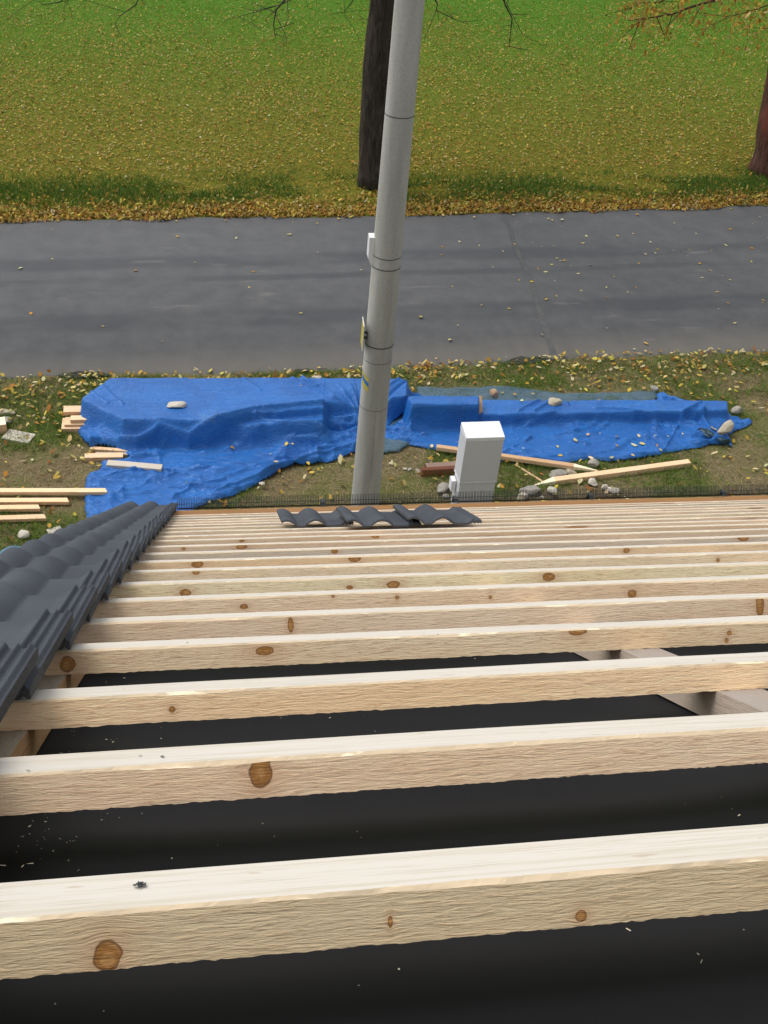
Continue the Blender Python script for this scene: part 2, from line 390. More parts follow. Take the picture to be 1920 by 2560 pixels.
# ================================================================== LEAVES AND GRASS (stuff)
LEAFC = np.array([(.62, .42, .07), (.55, .30, .045), (.42, .20, .04), (.66, .52, .20), (.70, .60, .34), (.50, .38, .10), (.33, .15, .035), (.74, .58, .10), (.36, .30, .08)])
def leaves(x, y, z, size, pal=None, flat=.35, bright=1.0):
    n = len(x); a = rng.uniform(0, 2*np.pi, n); s = size*rng.uniform(.45, 1.5, n); asp = rng.uniform(.55, .95, n)
    prof = np.array([(-1, 0), (-.45, .62), (.35, .68), (1, .0), (.35, -.68), (-.45, -.62)])
    tx = rng.normal(0, flat, n); ty = rng.normal(0, flat, n); cup = rng.uniform(-.3, .5, n)
    V = np.zeros((n, 6, 3)); ca, sa = np.cos(a), np.sin(a)
    for i, (u, v) in enumerate(prof):
        uu = u*s*.5*(1+rng.uniform(-.2, .2, n)); vv = v*s*.5*asp*(1+rng.uniform(-.25, .25, n))
        V[:, i, 0] = x+uu*ca-vv*sa; V[:, i, 1] = y+uu*sa+vv*ca
        V[:, i, 2] = z+uu*tx+vv*ty+np.abs(vv)*cup
    zmin = V[:, :, 2].min(1); V[:, :, 2] += np.maximum(0, z-zmin)[:, None]
    if pal is None: pal = np.ones(len(LEAFC))
    p = np.array(pal, float); p /= p.sum(); ci = rng.choice(len(LEAFC), n, p=p)
    c = LEAFC[ci]*rng.uniform(.7, 1.15, (n, 1))*bright; c = np.clip(c*(1+rng.normal(0, .06, (n, 3))), 0, .9)
    C = np.concatenate([c, np.ones((n, 1))], 1)
    return V.reshape(-1, 3), np.repeat(C, 6, 0)
LM = attr_mat('dry_leaf', .75, .15); GRM = attr_mat('grass_blade', .7, .25)
LV, LC = [], []
def addl(*a, **kw): v, c = leaves(*a, **kw); LV.append(v); LC.append(c)
def scatter(x0, x1, y0, y1, n, dens):
    x = rng.uniform(x0, x1, n); y = rng.uniform(y0, y1, n); keep = rng.uniform(0, 1, n) < dens(x, y); return x[keep], y[keep]
# wedge seen by the camera, with a margin for other viewpoints
def wedge(x, y): return ((x > -2.6-.14*(y-9)-3.2) & (x < 5.5+.56*(y-9)+2.5))
def d_lawn(x, y):
    d = y-line_y(road_far, x); f = sstep(.6, 1.4, d)*(1-.80*sstep(7, 17, d))*(.3+.95*fbm(x*.5, y*.5, 4, 9))
    f *= 1-.5*((d > .7) & (d < 2.1)); return f*wedge(x, y)
x, y = scatter(-11, 26, 17, 37, 230000, d_lawn)
addl(x, y, rng.uniform(.005, .035, len(x)), .042, pal=[7, 8, 5, 3, 1.4, 8, 2, 3, 3], bright=.70)
def d_strip(x, y):
    d = y-line_y(road_far, x)-.35*fbm(x*1.2, y*0, 3, 21); return np.where((d > -.22), np.exp(-np.clip(d-.15, 0, 9)/.26), 0)*(.35+.8*fbm(x*2, y*2, 3, 5))*wedge(x, y)
x, y = scatter(-11, 26, 16.0, 20.5, 290000, d_strip)
addl(x, y, rng.uniform(.012, .035, len(x)), .050, pal=[5, 8, 5, 2, 1, 3, 4, 4, 0], bright=.68, flat=.5)
def d_road(x, y):
    a = y-line_y(road_near, x); b = line_y(road_far, x)-y; e = sstep(-1, 7, x-1.5)
    return np.where((a > 0) & (b > 0), .10+.75*e*np.exp(-b/1.6)+.25*e+.5*np.exp(-b/.25), 0)*wedge(x, y)
x, y = scatter(-8, 16, 11.5, 20, 1400, d_road)
addl(x, y, np.full(len(x), .034), .058, pal=[4, 3, 1, 6, 8, 1, 0, 3, 0], flat=.12, bright=.85)
def d_verge(x, y):
    a = line_y(road_near, x)-y
    return np.where(a > -.05, .10+.95*np.exp(-a/1.0), 0)*(.15+1.25*fbm(x*1.3, y*1.3, 4, 2)**1.3)*wedge(x, y)
x, y = scatter(-8, 13, 7.6, 13.4, 31000, d_verge)
VX, VY = x, y
# defer verge leaves until the tarpaulins are known

def blades(x, y, hgt, wid, c0, c1, cl=.5, z0=0.0):
    n = len(x); a = rng.uniform(0, 2*np.pi, n); ln = rng.uniform(.2, 1.0, n)*hgt*cl*2; la = rng.uniform(0, 2*np.pi, n)
    h = hgt*rng.uniform(.5, 1.2, n); w_ = wid*rng.uniform(.6, 1.3, n)
    V = np.zeros((n, 3, 3)); V[:, 0] = np.stack([x-np.cos(a)*w_/2, y-np.sin(a)*w_/2, np.zeros(n)+z0], 1)
    V[:, 1] = np.stack([x+np.cos(a)*w_/2, y+np.sin(a)*w_/2, np.zeros(n)+z0], 1)
    V[:, 2] = np.stack([x+np.cos(la)*ln, y+np.sin(la)*ln, h+z0], 1)
    t = rng.uniform(0, 1, (n, 1)); c = np.array(c0)*(1-t)+np.array(c1)*t; c = c*rng.uniform(.65, 1.25, (n, 1))
    C = np.concatenate([np.clip(c, 0, 1), np.ones((n, 1))], 1); return V.reshape(-1, 3), np.repeat(C, 3, 0)
BV, BC = [], []
def addb(*a, **kw): v, c = blades(*a, **kw); BV.append(v); BC.append(c)

# ================================================================== TARPAULINS over the lumber piles
def pt(px, py, z=0.0): g = G(px, py, z); return (g[0], g[1], z)
piles_A = [([pt(278, 953, .27), pt(600, 953, .27), pt(812, 953, .27), pt(806, 1070, .27), pt(310, 1064, .27), pt(204, 1010, .25)], .27, .07),
           ([pt(790, 953, .27), pt(1016, 953, .27), pt(1016, 995, .27), pt(880, 1015, .27), pt(790, 1015, .27)], .265, .06)]
piles_B = [([pt(1020, 997, .34), pt(1197, 998, .34), pt(1195, 1019, .34), pt(1030, 1019, .34)], .34, .03),
           ([pt(1197, 1008, .15), pt(1640, 1007, .15), pt(1815, 1012, .13), pt(1815, 1035, .13), pt(1203, 1044, .15)], .15, .03)]
PIN = G(908, 1082)                                   # where the sheets are drawn in around the pole foot
def pile_h(x, y, piles):
    z = np.zeros(x.shape)
    for poly, h, fall in piles:
        d = pdist(x, y, poly); ins = inpoly(x, y, poly)
        z = np.maximum(z, np.where(ins, h, h*np.exp(-(d/fall)**1.6)*.96))
    return z
def crease(x, y, pts, amp, wd):
    p = [G(a, b)[:2] for a, b in pts]; d = pdist(x, y, p, closed=False); return amp*np.exp(-(d/wd)**1.5)
HEM = [G(a, b)[:2] for a, b in ((200, 1124), (256, 1123), (343, 1131), (401, 1123), (473, 1130), (560, 1118), (624, 1104), (700, 1098), (790, 1088), (900, 1078))]
def hem_step(x, y):
    hx = [p[0] for p in HEM]; hy = [p[1] for p in HEM]; d = y-np.interp(x, hx, hy)-(fbm(x*4, x*0, 3, 66)-.5)*.06
    m_ = (x > hx[0]-.1) & (x < hx[-1]); return np.where(m_, .085*sstep(-.012, .018, d)*np.exp(-np.clip(d, 0, 9)/.30)-.02*np.exp(-((d+.05)/.04)**2), 0)
def tarp_z(x, y, which):
    if which == 'A':
        z = pile_h(x, y, piles_A)
        sag = sstep(.0, .55, np.hypot(x-PIN[0], y-PIN[1]))
        z = z*(.25+.75*sag)
        z = z+hem_step(x, y)
        for pts, a, wd in (([(224, 1124), (343, 1128), (401, 1119), (473, 1124), (560, 1112), (640, 1094), (780, 1078), (895, 1070)], .085, .03),
                           ([(640, 1102), (700, 1112), (790, 1112), (860, 1095), (900, 1085)], .05, .025),
                           ([(330, 1152), (420, 1140), (540, 1138), (650, 1118)], .05, .05),
                           ([(640, 1145), (690, 1160), (760, 1150), (830, 1132), (890, 1120)], .05, .02),
                           ([(540, 1240), (640, 1205), (700, 1175), (790, 1150), (880, 1126)], .045, .02),
                           ([(250, 1180), (300, 1190), (400, 1186), (500, 1180)], .035, .02),
                           ([(430, 1255), (480, 1225), (560, 1215)], .035, .02), ([(420, 1200), (450, 1190), (520, 1184)], .03, .018),
                           ([(228, 1210), (280, 1200), (340, 1188)], .03, .02), ([(300, 1240), (350, 1225), (380, 1205)], .02, .02)):
            z = z+crease(x, y, pts, a, wd)
        for pts, a, wd in (([(735, 975), (760, 1005), (800, 1022), (830, 1050), (885, 1066)], .05, .02),
                           ([(720, 990), (750, 1015), (790, 1022)], .03, .015), ([(575, 965), (610, 1000), (650, 1030)], .015, .02),
                           ([(205, 1015), (240, 1040), (275, 1065)], .022, .02), ([(262, 1020), (290, 1050), (312, 1068)], .025, .018),
                           ([(870, 1015), (880, 1035), (895, 1062)], .035, .015), ([(843, 1016), (860, 1040), (890, 1064)], .03, .015),
                           ([(1010, 1000), (980, 1025), (960, 1050), (925, 1075)], -.04, .02), ([(1012, 985), (975, 1008), (940, 1035)], .03, .015),
                           ([(960, 960), (955, 1000), (935, 1050)], .025, .02)):
            z = z+crease(x, y, pts, a, wd)
    else:
        z = pile_h(x, y, piles_B)
        for pts, a, wd in (([(1330, 1060), (1360, 1040), (1378, 1022), (1385, 1012)], .035, .02), ([(1290, 1060), (1320, 1042), (1345, 1030)], .03, .016),
                           ([(1400, 1018), (1415, 1030), (1420, 1045)], -.03, .012), ([(1280, 1125), (1310, 1112), (1330, 1098)], .035, .02),
                           ([(1265, 1085), (1310, 1075), (1380, 1062)], .03, .02), ([(1440, 1070), (1560, 1070), (1700, 1076)], .025, .03),
                           ([(1480, 1052), (1560, 1055), (1680, 1072)], .03, .02), ([(965, 1090), (1000, 1092), (1040, 1098), (1090, 1090)], .045, .025),
                           ([(975, 1100), (1020, 1108), (1080, 1118)], .04, .02), ([(985, 1085), (1080, 1083), (1150, 1080)], .03, .02),
                           ([(1700, 1060), (1722, 1050), (1740, 1040)], .06, .03), ([(1690, 1075), (1670, 1110), (1655, 1135)], .03, .02),
                           ([(1745, 1050), (1765, 1080), (1780, 1105)], .08, .03), ([(1700, 1062), (1730, 1070), (1760, 1095)], .05, .025),
                           ([(1830, 1040), (1850, 1050), (1870, 1056)], .05, .02), ([(1780, 1108), (1800, 1112), (1822, 1108)], .05, .02),
                           ([(1715, 998), (1735, 1012)], .025, .012), ([(1770, 1010), (1790, 1028)], .03, .012), ([(1790, 1012), (1812, 1028)], .025, .012),
                           ([(1300, 1010), (1250, 1016), (1205, 1012)], .025, .015), ([(1215, 1020), (1260, 1028), (1300, 1026)], .03, .012)):
            z = z+crease(x, y, pts, a, wd)
    # pleats running into the pinch at the pole
    dx, dy = x-PIN[0], y-PIN[1]; r = np.hypot(dx, dy); an = np.arctan2(dy, dx)
    pl = ridge(an*3.2+r*.25, r*.5, 2, 31)**2-.38
    z = z+pl*.14*np.exp(-(r/(1.3+1.3*(z < .12)))**1.5)*(.12+.88*(z < .12))*(1-np.exp(-(r/.12)**2))
    gw = .14+.95*(1-sstep(.06, .17, z))
    wv = fbm(x*1.3, y*1.3, 2, 77)
    z = z+gw*(.060*(ridge(x*1.5+wv*2, y*3.4+wv*2-x*.5, 2, 40)**2-.4)+.032*(ridge(x*4+wv*3+y*1.5, y*9+x*.8, 2, 50)**3-.3)+.006*(ridge(x*12+wv*4, y*20, 2, 60)-.5))+.002*(ridge(x*14+wv*4, y*26, 2, 60)-.5)
    return np.maximum(z, .0)+.045
def build_tarp(name, outline, which, mat, zoff=0.0, res=.0125):
    P = [(p[0], p[1]) for p in outline]; X = [p[0] for p in P]; Y = [p[1] for p in P]
    xs = np.arange(min(X)-.05, max(X)+.05, res); ys = np.arange(min(Y)-.05, max(Y)+.05, res)
    gx_, gy_ = np.meshgrid(xs, ys)
    jx = gx_+(fbm(gx_*3, gy_*3, 3, 91)-.5)*.10; jy = gy_+(fbm(gx_*3, gy_*3, 3, 92)-.5)*.08
    ins = inpoly(jx, jy, P); z = tarp_z(gx_, gy_, which) if which != 'G' else (.018+.03*ridge(gx_*1.6, gy_*4, 3, 8)**2)
    d = pdist(jx, jy, P)
    z = np.where(d < .05, z*(.3+.7*d/.05), z)                    # hem falls to the ground
    if which == 'G': z = z*.999
    idx = -np.ones(gx_.shape, int); V = []
    cell = ins[:-1, :-1] & ins[1:, :-1] & ins[:-1, 1:] & ins[1:, 1:]
    need = np.zeros(ins.shape, bool)
    need[:-1, :-1] |= cell; need[1:, :-1] |= cell; need[:-1, 1:] |= cell; need[1:, 1:] |= cell
    idx[need] = np.arange(need.sum()); V = np.stack([gx_[need], gy_[need], z[need]+zoff], 1)
    jj, ii = np.nonzero(cell)
    F_ = np.stack([idx[jj, ii], idx[jj, ii+1], idx[jj+1, ii+1], idx[jj+1, ii]], 1)
    o = mesh_obj(name, V.tolist(), F_.tolist(), mat, smooth=True)
    md = o.modifiers.new('thickness', 'SOLIDIFY'); md.thickness = .0015; md.offset = -1
    return o
def tarp_mat(name, c0, c1, worn):
    k = N(name, .42, .45); P = k.geo()
    a = k.noise(P, 2.2, 4); b = k.noise(P, 45, 3); wv = k.noise(P, 260, 2)
    r1 = k.math('ABSOLUTE', k.math('SUBTRACT', k.noise(k.map(P, (4, 11, 6)), 1.0, 5, .6, 1.5), .5)); r2 = k.math('ABSOLUTE', k.math('SUBTRACT', k.noise(k.map(P, (11, 20, 9), (3, 5, 1), (0, 0, .5)), 1.0, 4, .6, 1.2), .5))
    cr = k.math('ADD', k.rng(r1, .0, .06, 1, 0), k.math('MULTIPLY', k.rng(r2, .0, .07, 1, 0), .6))
    c = k.ramp(a, [(.3, c0), (.7, c1)])
    c = k.mix(k.math('MULTIPLY', k.rng(k.noise(P, 1.1, 5, .7), .60, .76), .4), c, worn)
    h = k.math('ADD', k.math('MULTIPLY', cr, .5), k.math('ADD', k.math('MULTIPLY', b, .6), k.math('MULTIPLY', wv, .15)))
    return k.out(c, k.bump(h, .6, .013), k.rng(b, .3, .7, .30, .46))
BLUE = tarp_mat('blue_tarpaulin_sheet', (.008, .105, .38), (.012, .145, .48), (.13, .24, .40))
GREYT = tarp_mat('grey_green_tarpaulin_sheet', (.05, .10, .135), (.07, .13, .17), (.10, .15, .18))
def back(p, d=.13): return (p[0], p[1]+d)
oA = [back(pt(278, 953, .27)), back(pt(829, 953, .27)), back(pt(863, 945, .27)), back(pt(902, 953, .27)), back(pt(1016, 953, .27)),
      pt(1030, 962, .2), pt(1050, 975, .1), pt(1076, 994, .05), pt(1020, 1003, .25), pt(985, 1045, .1), pt(962, 1082, .03),
      pt(940, 1110), pt(885, 1135), pt(829, 1158), pt(781, 1166), pt(740, 1167), pt(694, 1185), pt(648, 1212), pt(578, 1243), pt(520, 1262), pt(400, 1330), pt(240, 1345),
      pt(222, 1294), pt(212, 1251), pt(209, 1224), pt(225, 1183), pt(249, 1176), pt(252, 1157), pt(300, 1150), pt(325, 1146), pt(306, 1134), pt(288, 1126), pt(256, 1121), pt(226, 1123, .03),
      pt(206, 1087, .10), pt(185, 1058, .14), pt(183, 1038, .18), pt(193, 1014, .22), pt(196, 1000, .25), pt(225, 983, .27)]
tA = build_tarp('tarpaulin', oA, 'A', BLUE)
tag(tA, 'large crumpled blue tarpaulin draped over the lumber pile left of the concrete pole', 'tarpaulin')
oB = [pt(1014, 992, .34), back(pt(1030, 997, .34), .1), back(pt(1190, 998, .34), .1), back(pt(1215, 990, .2), .05), back(pt(1250, 1003, .15), .08), back(pt(1300, 1009, .15), .08), back(pt(1625, 1007, .15), .04),
      pt(1646, 995, .08), pt(1645, 979, .03), pt(1660, 976, .03), pt(1676, 985, .04), pt(1713, 993, .06), pt(1760, 1006, .08), pt(1789, 1005, .1), pt(1824, 1019, .1), pt(1838, 1034, .08),
      pt(1856, 1045, .04), pt(1882, 1049, .03), pt(1882, 1058, .02), pt(1836, 1084), pt(1824, 1092), pt(1831, 1124), pt(1818, 1113), pt(1777, 1114), pt(1758, 1120), pt(1703, 1129), pt(1646, 1143), pt(1600, 1152),
      pt(1519, 1157), pt(1475, 1150), pt(1400, 1162), pt(1320, 1165), pt(1257, 1158), pt(1180, 1145), pt(1089, 1130), pt(1065, 1125), pt(1016, 1113), pt(985, 1107), pt(955, 1098), pt(950, 1078), pt(985, 1050, .1)]
tB = build_tarp('tarpaulin', oB, 'B', BLUE)
tag(tB, 'narrow blue tarpaulin spread out right of the pole, weighed down with stones', 'tarpaulin')
oG = [pt(1040, 968), pt(1120, 971), pt(1204, 970), pt(1226, 965), pt(1320, 970), pt(1357, 976), pt(1405, 986), pt(1453, 986), pt(1550, 983), pt(1645, 977), pt(1650, 995), pt(1600, 1030), pt(1200, 1060),
      pt(1060, 1105), pt(1030, 1116), pt(1003, 1131), pt(940, 1143), pt(935, 1100), pt(1000, 1040), pt(1040, 1000)]
tG = build_tarp('tarpaulin', oG, 'G', GREYT, 0.0, .025)
tag(tG, 'dull grey green tarpaulin showing behind the blue one on the road side', 'tarpaulin')
ofl = [pt(1768, 1083, .1), pt(1790, 1090, .1), pt(1812, 1095, .1), pt(1826, 1090, .08), pt(1822, 1103, .08), pt(1800, 1106, .1), pt(1780, 1100, .1)]
v = []; f = []
for i in range(13):
    for j in range(7):
        a, b = i/12, j/6; px = 1745+78*a+5*math.sin(b*9); py = 1068+32*a+10*b+3*math.sin(a*15+b*4)
        p = pt(px, py, .13-.05*a); v.append((p[0], p[1], .14-.07*a+.025*math.sin(b*math.pi*3+a*5)*(.4+a)))
for i in range(12):
    for j in range(6): a = i*7+j; f.append((a, a+1, a+8, a+7))
fo = mesh_obj('folded_flap', v, f, GREYT, tB, True); fo['label'] = 'grey green underside of the tarpaulin folded over'

oAx = [(p[0], p[1]) for p in oA]; oBx = [(p[0], p[1]) for p in oB]; oGx = [(p[0], p[1]) for p in oG]
onA, onB, onG = (inpoly(VX, VY, q) for q in (oAx, oBx, oGx)); free = ~(onA | onB | onG)
addl(VX[free], VY[free], rng.uniform(.015, .05, free.sum()), .060, pal=[5, 5, 4, 5, 5, 3, 4, 5, 2], bright=.85, flat=.4)
tl = [(580, 1122, 'A'), (585, 1123, 'A'), (715, 1124, 'A'), (730, 1122, 'A'), (676, 1138, 'A'), (751, 1010, 'A'), (690, 1157, 'A'), (466, 1206, 'A'), (474, 1208, 'A'), (770, 1161, 'A'),
      (1394, 1115, 'B'), (1401, 1137, 'B'), (1308, 1122, 'B'), (1438, 1102, 'B'), (1470, 1087, 'B'), (1500, 1082, 'B'), (1541, 1094, 'B'), (1541, 1118, 'B'), (1478, 1143, 'B'), (1529, 1144, 'B'), (1580, 1146, 'B'),
      (1596, 1090, 'B'), (1586, 1111, 'B'), (1605, 1108, 'B'), (1637, 1090, 'B'), (1643, 1113, 'B'), (1651, 1125, 'B'), (1671, 1089, 'B'), (1707, 1083, 'B'), (1080, 1113, 'B'), (1778, 1072, 'B'), (1786, 1075, 'B'), (1300, 1024, 'B'), (1347, 1018, 'B'),
      (1255, 982, 'G'), (1287, 986, 'G'), (1332, 985, 'G'), (1498, 1002, 'G')]
px_ = np.array([G(a, b, .06)[:2] for a, b, c in tl]); zz = np.array([float(tarp_z(np.array([q[0]]), np.array([q[1]]), c[2])[0]) if c[2] != 'G' else .06 for q, c in zip(px_, tl)])
addl(px_[:, 0], px_[:, 1], zz+.006, .062, pal=[4, 2, 1, 6, 8, 1, 0, 3, 0], flat=.1)
tag(fast_mesh('fallen_leaves', np.concatenate(LV), 6, LM, np.concatenate(LC)), 'yellow and brown fallen leaves over lawn, verge and road', 'leaves', kind='stuff')

# grass
def d_g(x, y):
    a = line_y(road_near, x)-y; n = fbm(x*.9+3, y*.9, 4, 12)
    f = sstep(.44, .62, n)+.8*np.exp(-np.abs(a-.35)/.35); return np.where(a > .02, np.clip(f, .06, 1), 0)*wedge(x, y)
x, y = scatter(-8, 13, 7.6, 13.4, 330000, d_g)
ok = ~(inpoly(x, y, oAx) | inpoly(x, y, oBx)); x, y = x[ok], y[ok]
addb(x, y, .075, .008, (.05, .13, .012), (.19, .27, .04), cl=.9)
x, y = scatter(-8, 13, 7.6, 12.8, 105000, lambda x, y: (.25+.75*(1-sstep(.4, .6, fbm(x*.9+3, y*.9, 4, 12))))*wedge(x, y))
ok = ~(inpoly(x, y, oAx) | inpoly(x, y, oBx)); x, y = x[ok], y[ok]
ok = y < line_y(road_near, x)-.02; x, y = x[ok], y[ok]
addb(x, y, .035, .007, (.48, .38, .22), (.24, .20, .09), cl=2.2)
def d_f(x, y): return ((y-line_y(road_far, x)) > .08)*wedge(x, y)*1.0
x, y = scatter(-11, 26, 17, 37, 340000, lambda x, y: d_f(x, y)*(.4+.6*fbm(x, y, 3, 3)))
up_ = sstep(0, 17, y-line_y(road_far, x))
k0 = up_ > rng.uniform(0, 1, len(x))
addb(x[k0], y[k0], .05, .012, (.06, .17, .010), (.14, .26, .02), cl=.6)
addb(x[~k0], y[~k0], .045, .011, (.08, .135, .010), (.25, .20, .025), cl=.8)
x, y = scatter(-11, 26, 16.8, 21, 240000, lambda x, y: d_f(x, y)*np.exp(-((y-line_y(road_far, x)-1.1)/.6)**2)*sstep(.34, .54, fbm(x*.8, y*1.5, 3, 15)))
addb(x, y, .12, .012, (.045, .12, .016), (.11, .21, .03), cl=.5)
tag(fast_mesh('grass', np.concatenate(BV), 3, GRM, np.concatenate(BC)), 'short green and straw coloured grass of lawn and verge', 'grass', kind='stuff')

# ================================================================== STONES, LUMBER, LITTER
STONE = simple('pale_field_stone', (.40, .35, .26), .9, .2, .25, 8, .5, 30, .01); STONEG = simple('grey_rubble', (.30, .28, .24), .9, .2, .25, 9, .5, 30, .01)
WHITEB = simple('white_plastered_rubble', (.50, .46, .39), .9, .2, .15, 12, .3, 40, .005)
def rock(px, py, zb, L, W, H, rot, mat, label, seed, group=None, name='stone', cat='stone', blocky=.0):
    import bmesh
    bm = bmesh.new(); bmesh.ops.create_icosphere(bm, subdivisions=4, radius=1.0)
    r = random.Random(seed); pl = [(Vector((r.gauss(0, 1), r.gauss(0, 1), r.gauss(0, .8))).normalized(), r.uniform(.55, .85)) for _ in range(9)]
    from mathutils import noise as mn
    for v in bm.verts:
        c = v.co.copy()
        for n_, d_ in pl:
            e = c.dot(n_)-d_
            if e > 0: c -= n_*e*.9
        c += c.normalized()*(mn.noise(c*2.5+Vector((seed, 0, 0)))*.08+mn.noise(c*8+Vector((seed, 0, 0)))*.025)
        v.co = c
    mx = [max(abs(v.co[i]) for v in bm.verts) for i in range(3)]
    for v in bm.verts: v.co = Vector((v.co.x/mx[0]*L/2, v.co.y/mx[1]*W/2, (v.co.z/mx[2]+1)*H/2))
    me = bpy.data.meshes.new(name); bm.to_mesh(me); bm.free(); me.materials.append(mat)
    me.polygons.foreach_set('use_smooth', [True]*len(me.polygons))
    o = bpy.data.objects.new(name, me); COL.objects.link(o); g = G(px, py, zb+H*.4)
    o.location = (g[0], g[1], zb-H*.08); o.rotation_euler = (0, 0, rot)
    return tag(o, label, cat, group)
SG = 'stones lying about the building plot'
rock(1386, 1006, .15, .20, .15, .12, .35, STONE, 'rounded tan stone on the far edge of the right blue tarpaulin', 1, SG)
rock(1813, 1071, .10, .40, .17, .13, .75, STONE, 'long pale stone weighing down the right tip of the blue tarpaulin', 2, SG)
rock(1235, 984, .10, .10, .17, .12, .25, simple('brown_stone', (.36, .24, .15), .9), 'narrow brown stone standing on the grey green tarpaulin', 3, SG)
rock(1842, 1027, .0, .17, .15, .12, .2, STONEG, 'grey stone half hidden behind the right tip of the blue tarpaulin', 4, SG)
rock(1636, 971, .0, .12, .12, .08, .4, STONEG, 'small grey stone behind the far edge of the grey green tarpaulin', 5, SG)
rock(1110, 1220, .0, .22, .15, .11, .6, STONEG, 'angular grey stone in the grass left of the white cabinet', 6, SG)
rock(1328, 1226, .0, .30, .16, .10, .1, STONEG, 'broad flat grey stone below the sharpened stake tip', 7, SG)
rock(1381, 1227, .0, .12, .16, .10, .2, WHITEB, 'pale upright stone right of the broad flat stone by the eaves', 8, SG)
rock(1306, 1243, .0, .17, .13, .08, .2, WHITEB, 'pale stone seen through the eaves comb right of the white cabinet', 9, SG)
rock(1536, 1226, .0, .17, .13, .08, -.3, WHITEB, 'largest white stone of the pair near the eaves comb right of the stakes', 10, SG)
rock(1510, 1218, .0, .09, .09, .08, .5, WHITEB, 'small yellowish chunk touching the white stone near the eaves comb', 11, SG)
rock(1481, 1206, .0, .14, .12, .08, -.6, WHITEB, 'white stone directly below the lower stake', 12, SG)
rock(1396, 1186, .0, .26, .15, .08, .2, STONEG, 'flat grey stone between the two stakes', 13, SG)
rock(1426, 1182, .0, .16, .13, .08, -.2, STONE, 'tan stone beside the flat grey one, between the stakes', 14, SG)
rock(1486, 1160, .0, .17, .15, .11, .1, STONEG, 'grey stone at the near hem of the right blue tarpaulin', 15, SG)
rock(793, 946, .0, .14, .10, .08, -.1, WHITEB, 'white brick piece in the leaves behind the left tarpaulin', 16, SG)
rock(60, 1336, .0, .14, .13, .09, .1, WHITEB, 'small whitish stone on the grass just left of the tiled strip', 17, SG)
rock(16, 1031, .0, .22, .12, .06, -.3, STONE, 'flat pale stone at the far left edge beyond the thick beam end', 18, SG)
rock(18, 1050, .0, .12, .16, .07, .2, STONEG, 'grey stone at the far left edge touching the thick beam end', 19, SG)
rock(1256-140, 1240, .0, .10, .09, .05, .2, STONEG, 'little grey pebble under the eaves comb left of the white cabinet', 20, SG)
rock(440, 1012, .32, .25, .15, .08, .05, WHITEB, 'white slab lying on top of the left blue tarpaulin', 21, SG)
rock(655, 1208, .05, .07, .07, .04, .05, WHITEB, 'tiny pale pebble at the near hem of the left tarpaulin', 22, SG)
# a few more crumbs of rubble around the cabinet: countable, so each its own
CL = ['grey chip nearest the pole of the close pair left of the brown boards', 'right chip of the close pair left of the brown boards', 'white chip just left of the nearer brown board', 'white chip close to the pole below the grey green sheet', 'grey chip above the dark brown board, under the blue hem', 'chip at the left foot of the white cabinet', 'white chip right of the broad flat stone at the eaves', 'grey chip beyond the weathered stake near the blue hem', 'small chip left of the grey stone at the blue hem', 'white chip under the middle of the weathered stake']
for i, (a, b) in enumerate(((1012, 1172), (1025, 1174), (1045, 1177), (978, 1159), (1077, 1153), (1165, 1245), (1357, 1243), (1553, 1180), (1455, 1170), (1592, 1143))):
    rock(a, b, .0, .055+.02*(i % 3), .05, .03, i, STONEG if i % 3 else WHITEB, CL[i], 40+i, 'rubble chips in the grass', 'rubble_chip', 'rubble')

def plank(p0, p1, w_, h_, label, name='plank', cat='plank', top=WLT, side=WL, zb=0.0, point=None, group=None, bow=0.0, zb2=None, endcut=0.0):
    """lumber piece from p0 to p1 (world x,y of the centreline ends), local x along it"""
    a = Vector((p0[0], p0[1], zb)); b = Vector((p1[0], p1[1], zb if zb2 is None else zb2)); L_ = (b-a).length; n = max(2, int(L_/.15))
    mb = MB(); V = []; c = .004
    prof = [(-w_/2, 0), (w_/2, 0), (w_/2, h_-c), (w_/2-c, h_), (-w_/2+c, h_), (-w_/2, h_-c)]
    rr = random.Random(hash(label) % 1000 if False else int(L_*1000))
    for i in range(n+1):
        t = i/n; k_ = bow*4*t*(1-t)
        for y_, z_ in prof: V.append((t*L_-(endcut*(y_/w_+.5) if i == n else 0), y_+k_, z_+rr.uniform(-.0008, .0008)))
    Fc = []; Mi = []
    for i in range(n):
        for j in range(6):
            Fc.append((i*6+j, (i+1)*6+j, (i+1)*6+(j+1) % 6, i*6+(j+1) % 6)[::-1]); Mi.append(1 if j in (2, 3, 4) else 0)
    Fc.append(tuple(range(6))); Mi.append(0); Fc.append(tuple(n*6+j for j in range(6))[::-1]); Mi.append(0)
    d = (b-a).normalized(); q = Matrix.Translation(a) @ d.to_track_quat('X', 'Z').to_matrix().to_4x4()
    o = mesh_obj(name, V, Fc, None, None, False, [side, top], Mi); o.matrix_world = q
    if point:     # sharpened stake tip as its own fresh-cut part
        pv = [(L_, y_, z_) for y_, z_ in prof]+[(L_+point, -.006, .004), (L_+point, .006, .004), (L_+point, .006, .014), (L_+point*.97, .004, .018), (L_+point*.97, -.004, .018), (L_+point, -.006, .014)]
        pf = [(j, 6+j, 6+(j+1) % 6, (j+1) % 6)[::-1] for j in range(6)]+[tuple(6+j for j in range(6))[::-1]]
        tp = mesh_obj('sharpened_tip', pv, pf, WCUT, o); tp['label'] = 'bright freshly cut point'
    return tag(o, label, cat, group)
g2 = lambda a, b, z=0.0: G(a, b, z)[:2]
LG = 'loose battens on the grass at the left'
def lbat(yl, yr, xr, lab, z=.02):
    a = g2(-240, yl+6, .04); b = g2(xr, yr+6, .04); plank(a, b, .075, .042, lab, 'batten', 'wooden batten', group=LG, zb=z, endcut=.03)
lbat(1229, 1229, 270, 'longest loose batten, its end lying on the blue tarpaulin', .055)
lbat(1248, 1247, 174, 'second longest loose batten with a dark knot, on the grass')
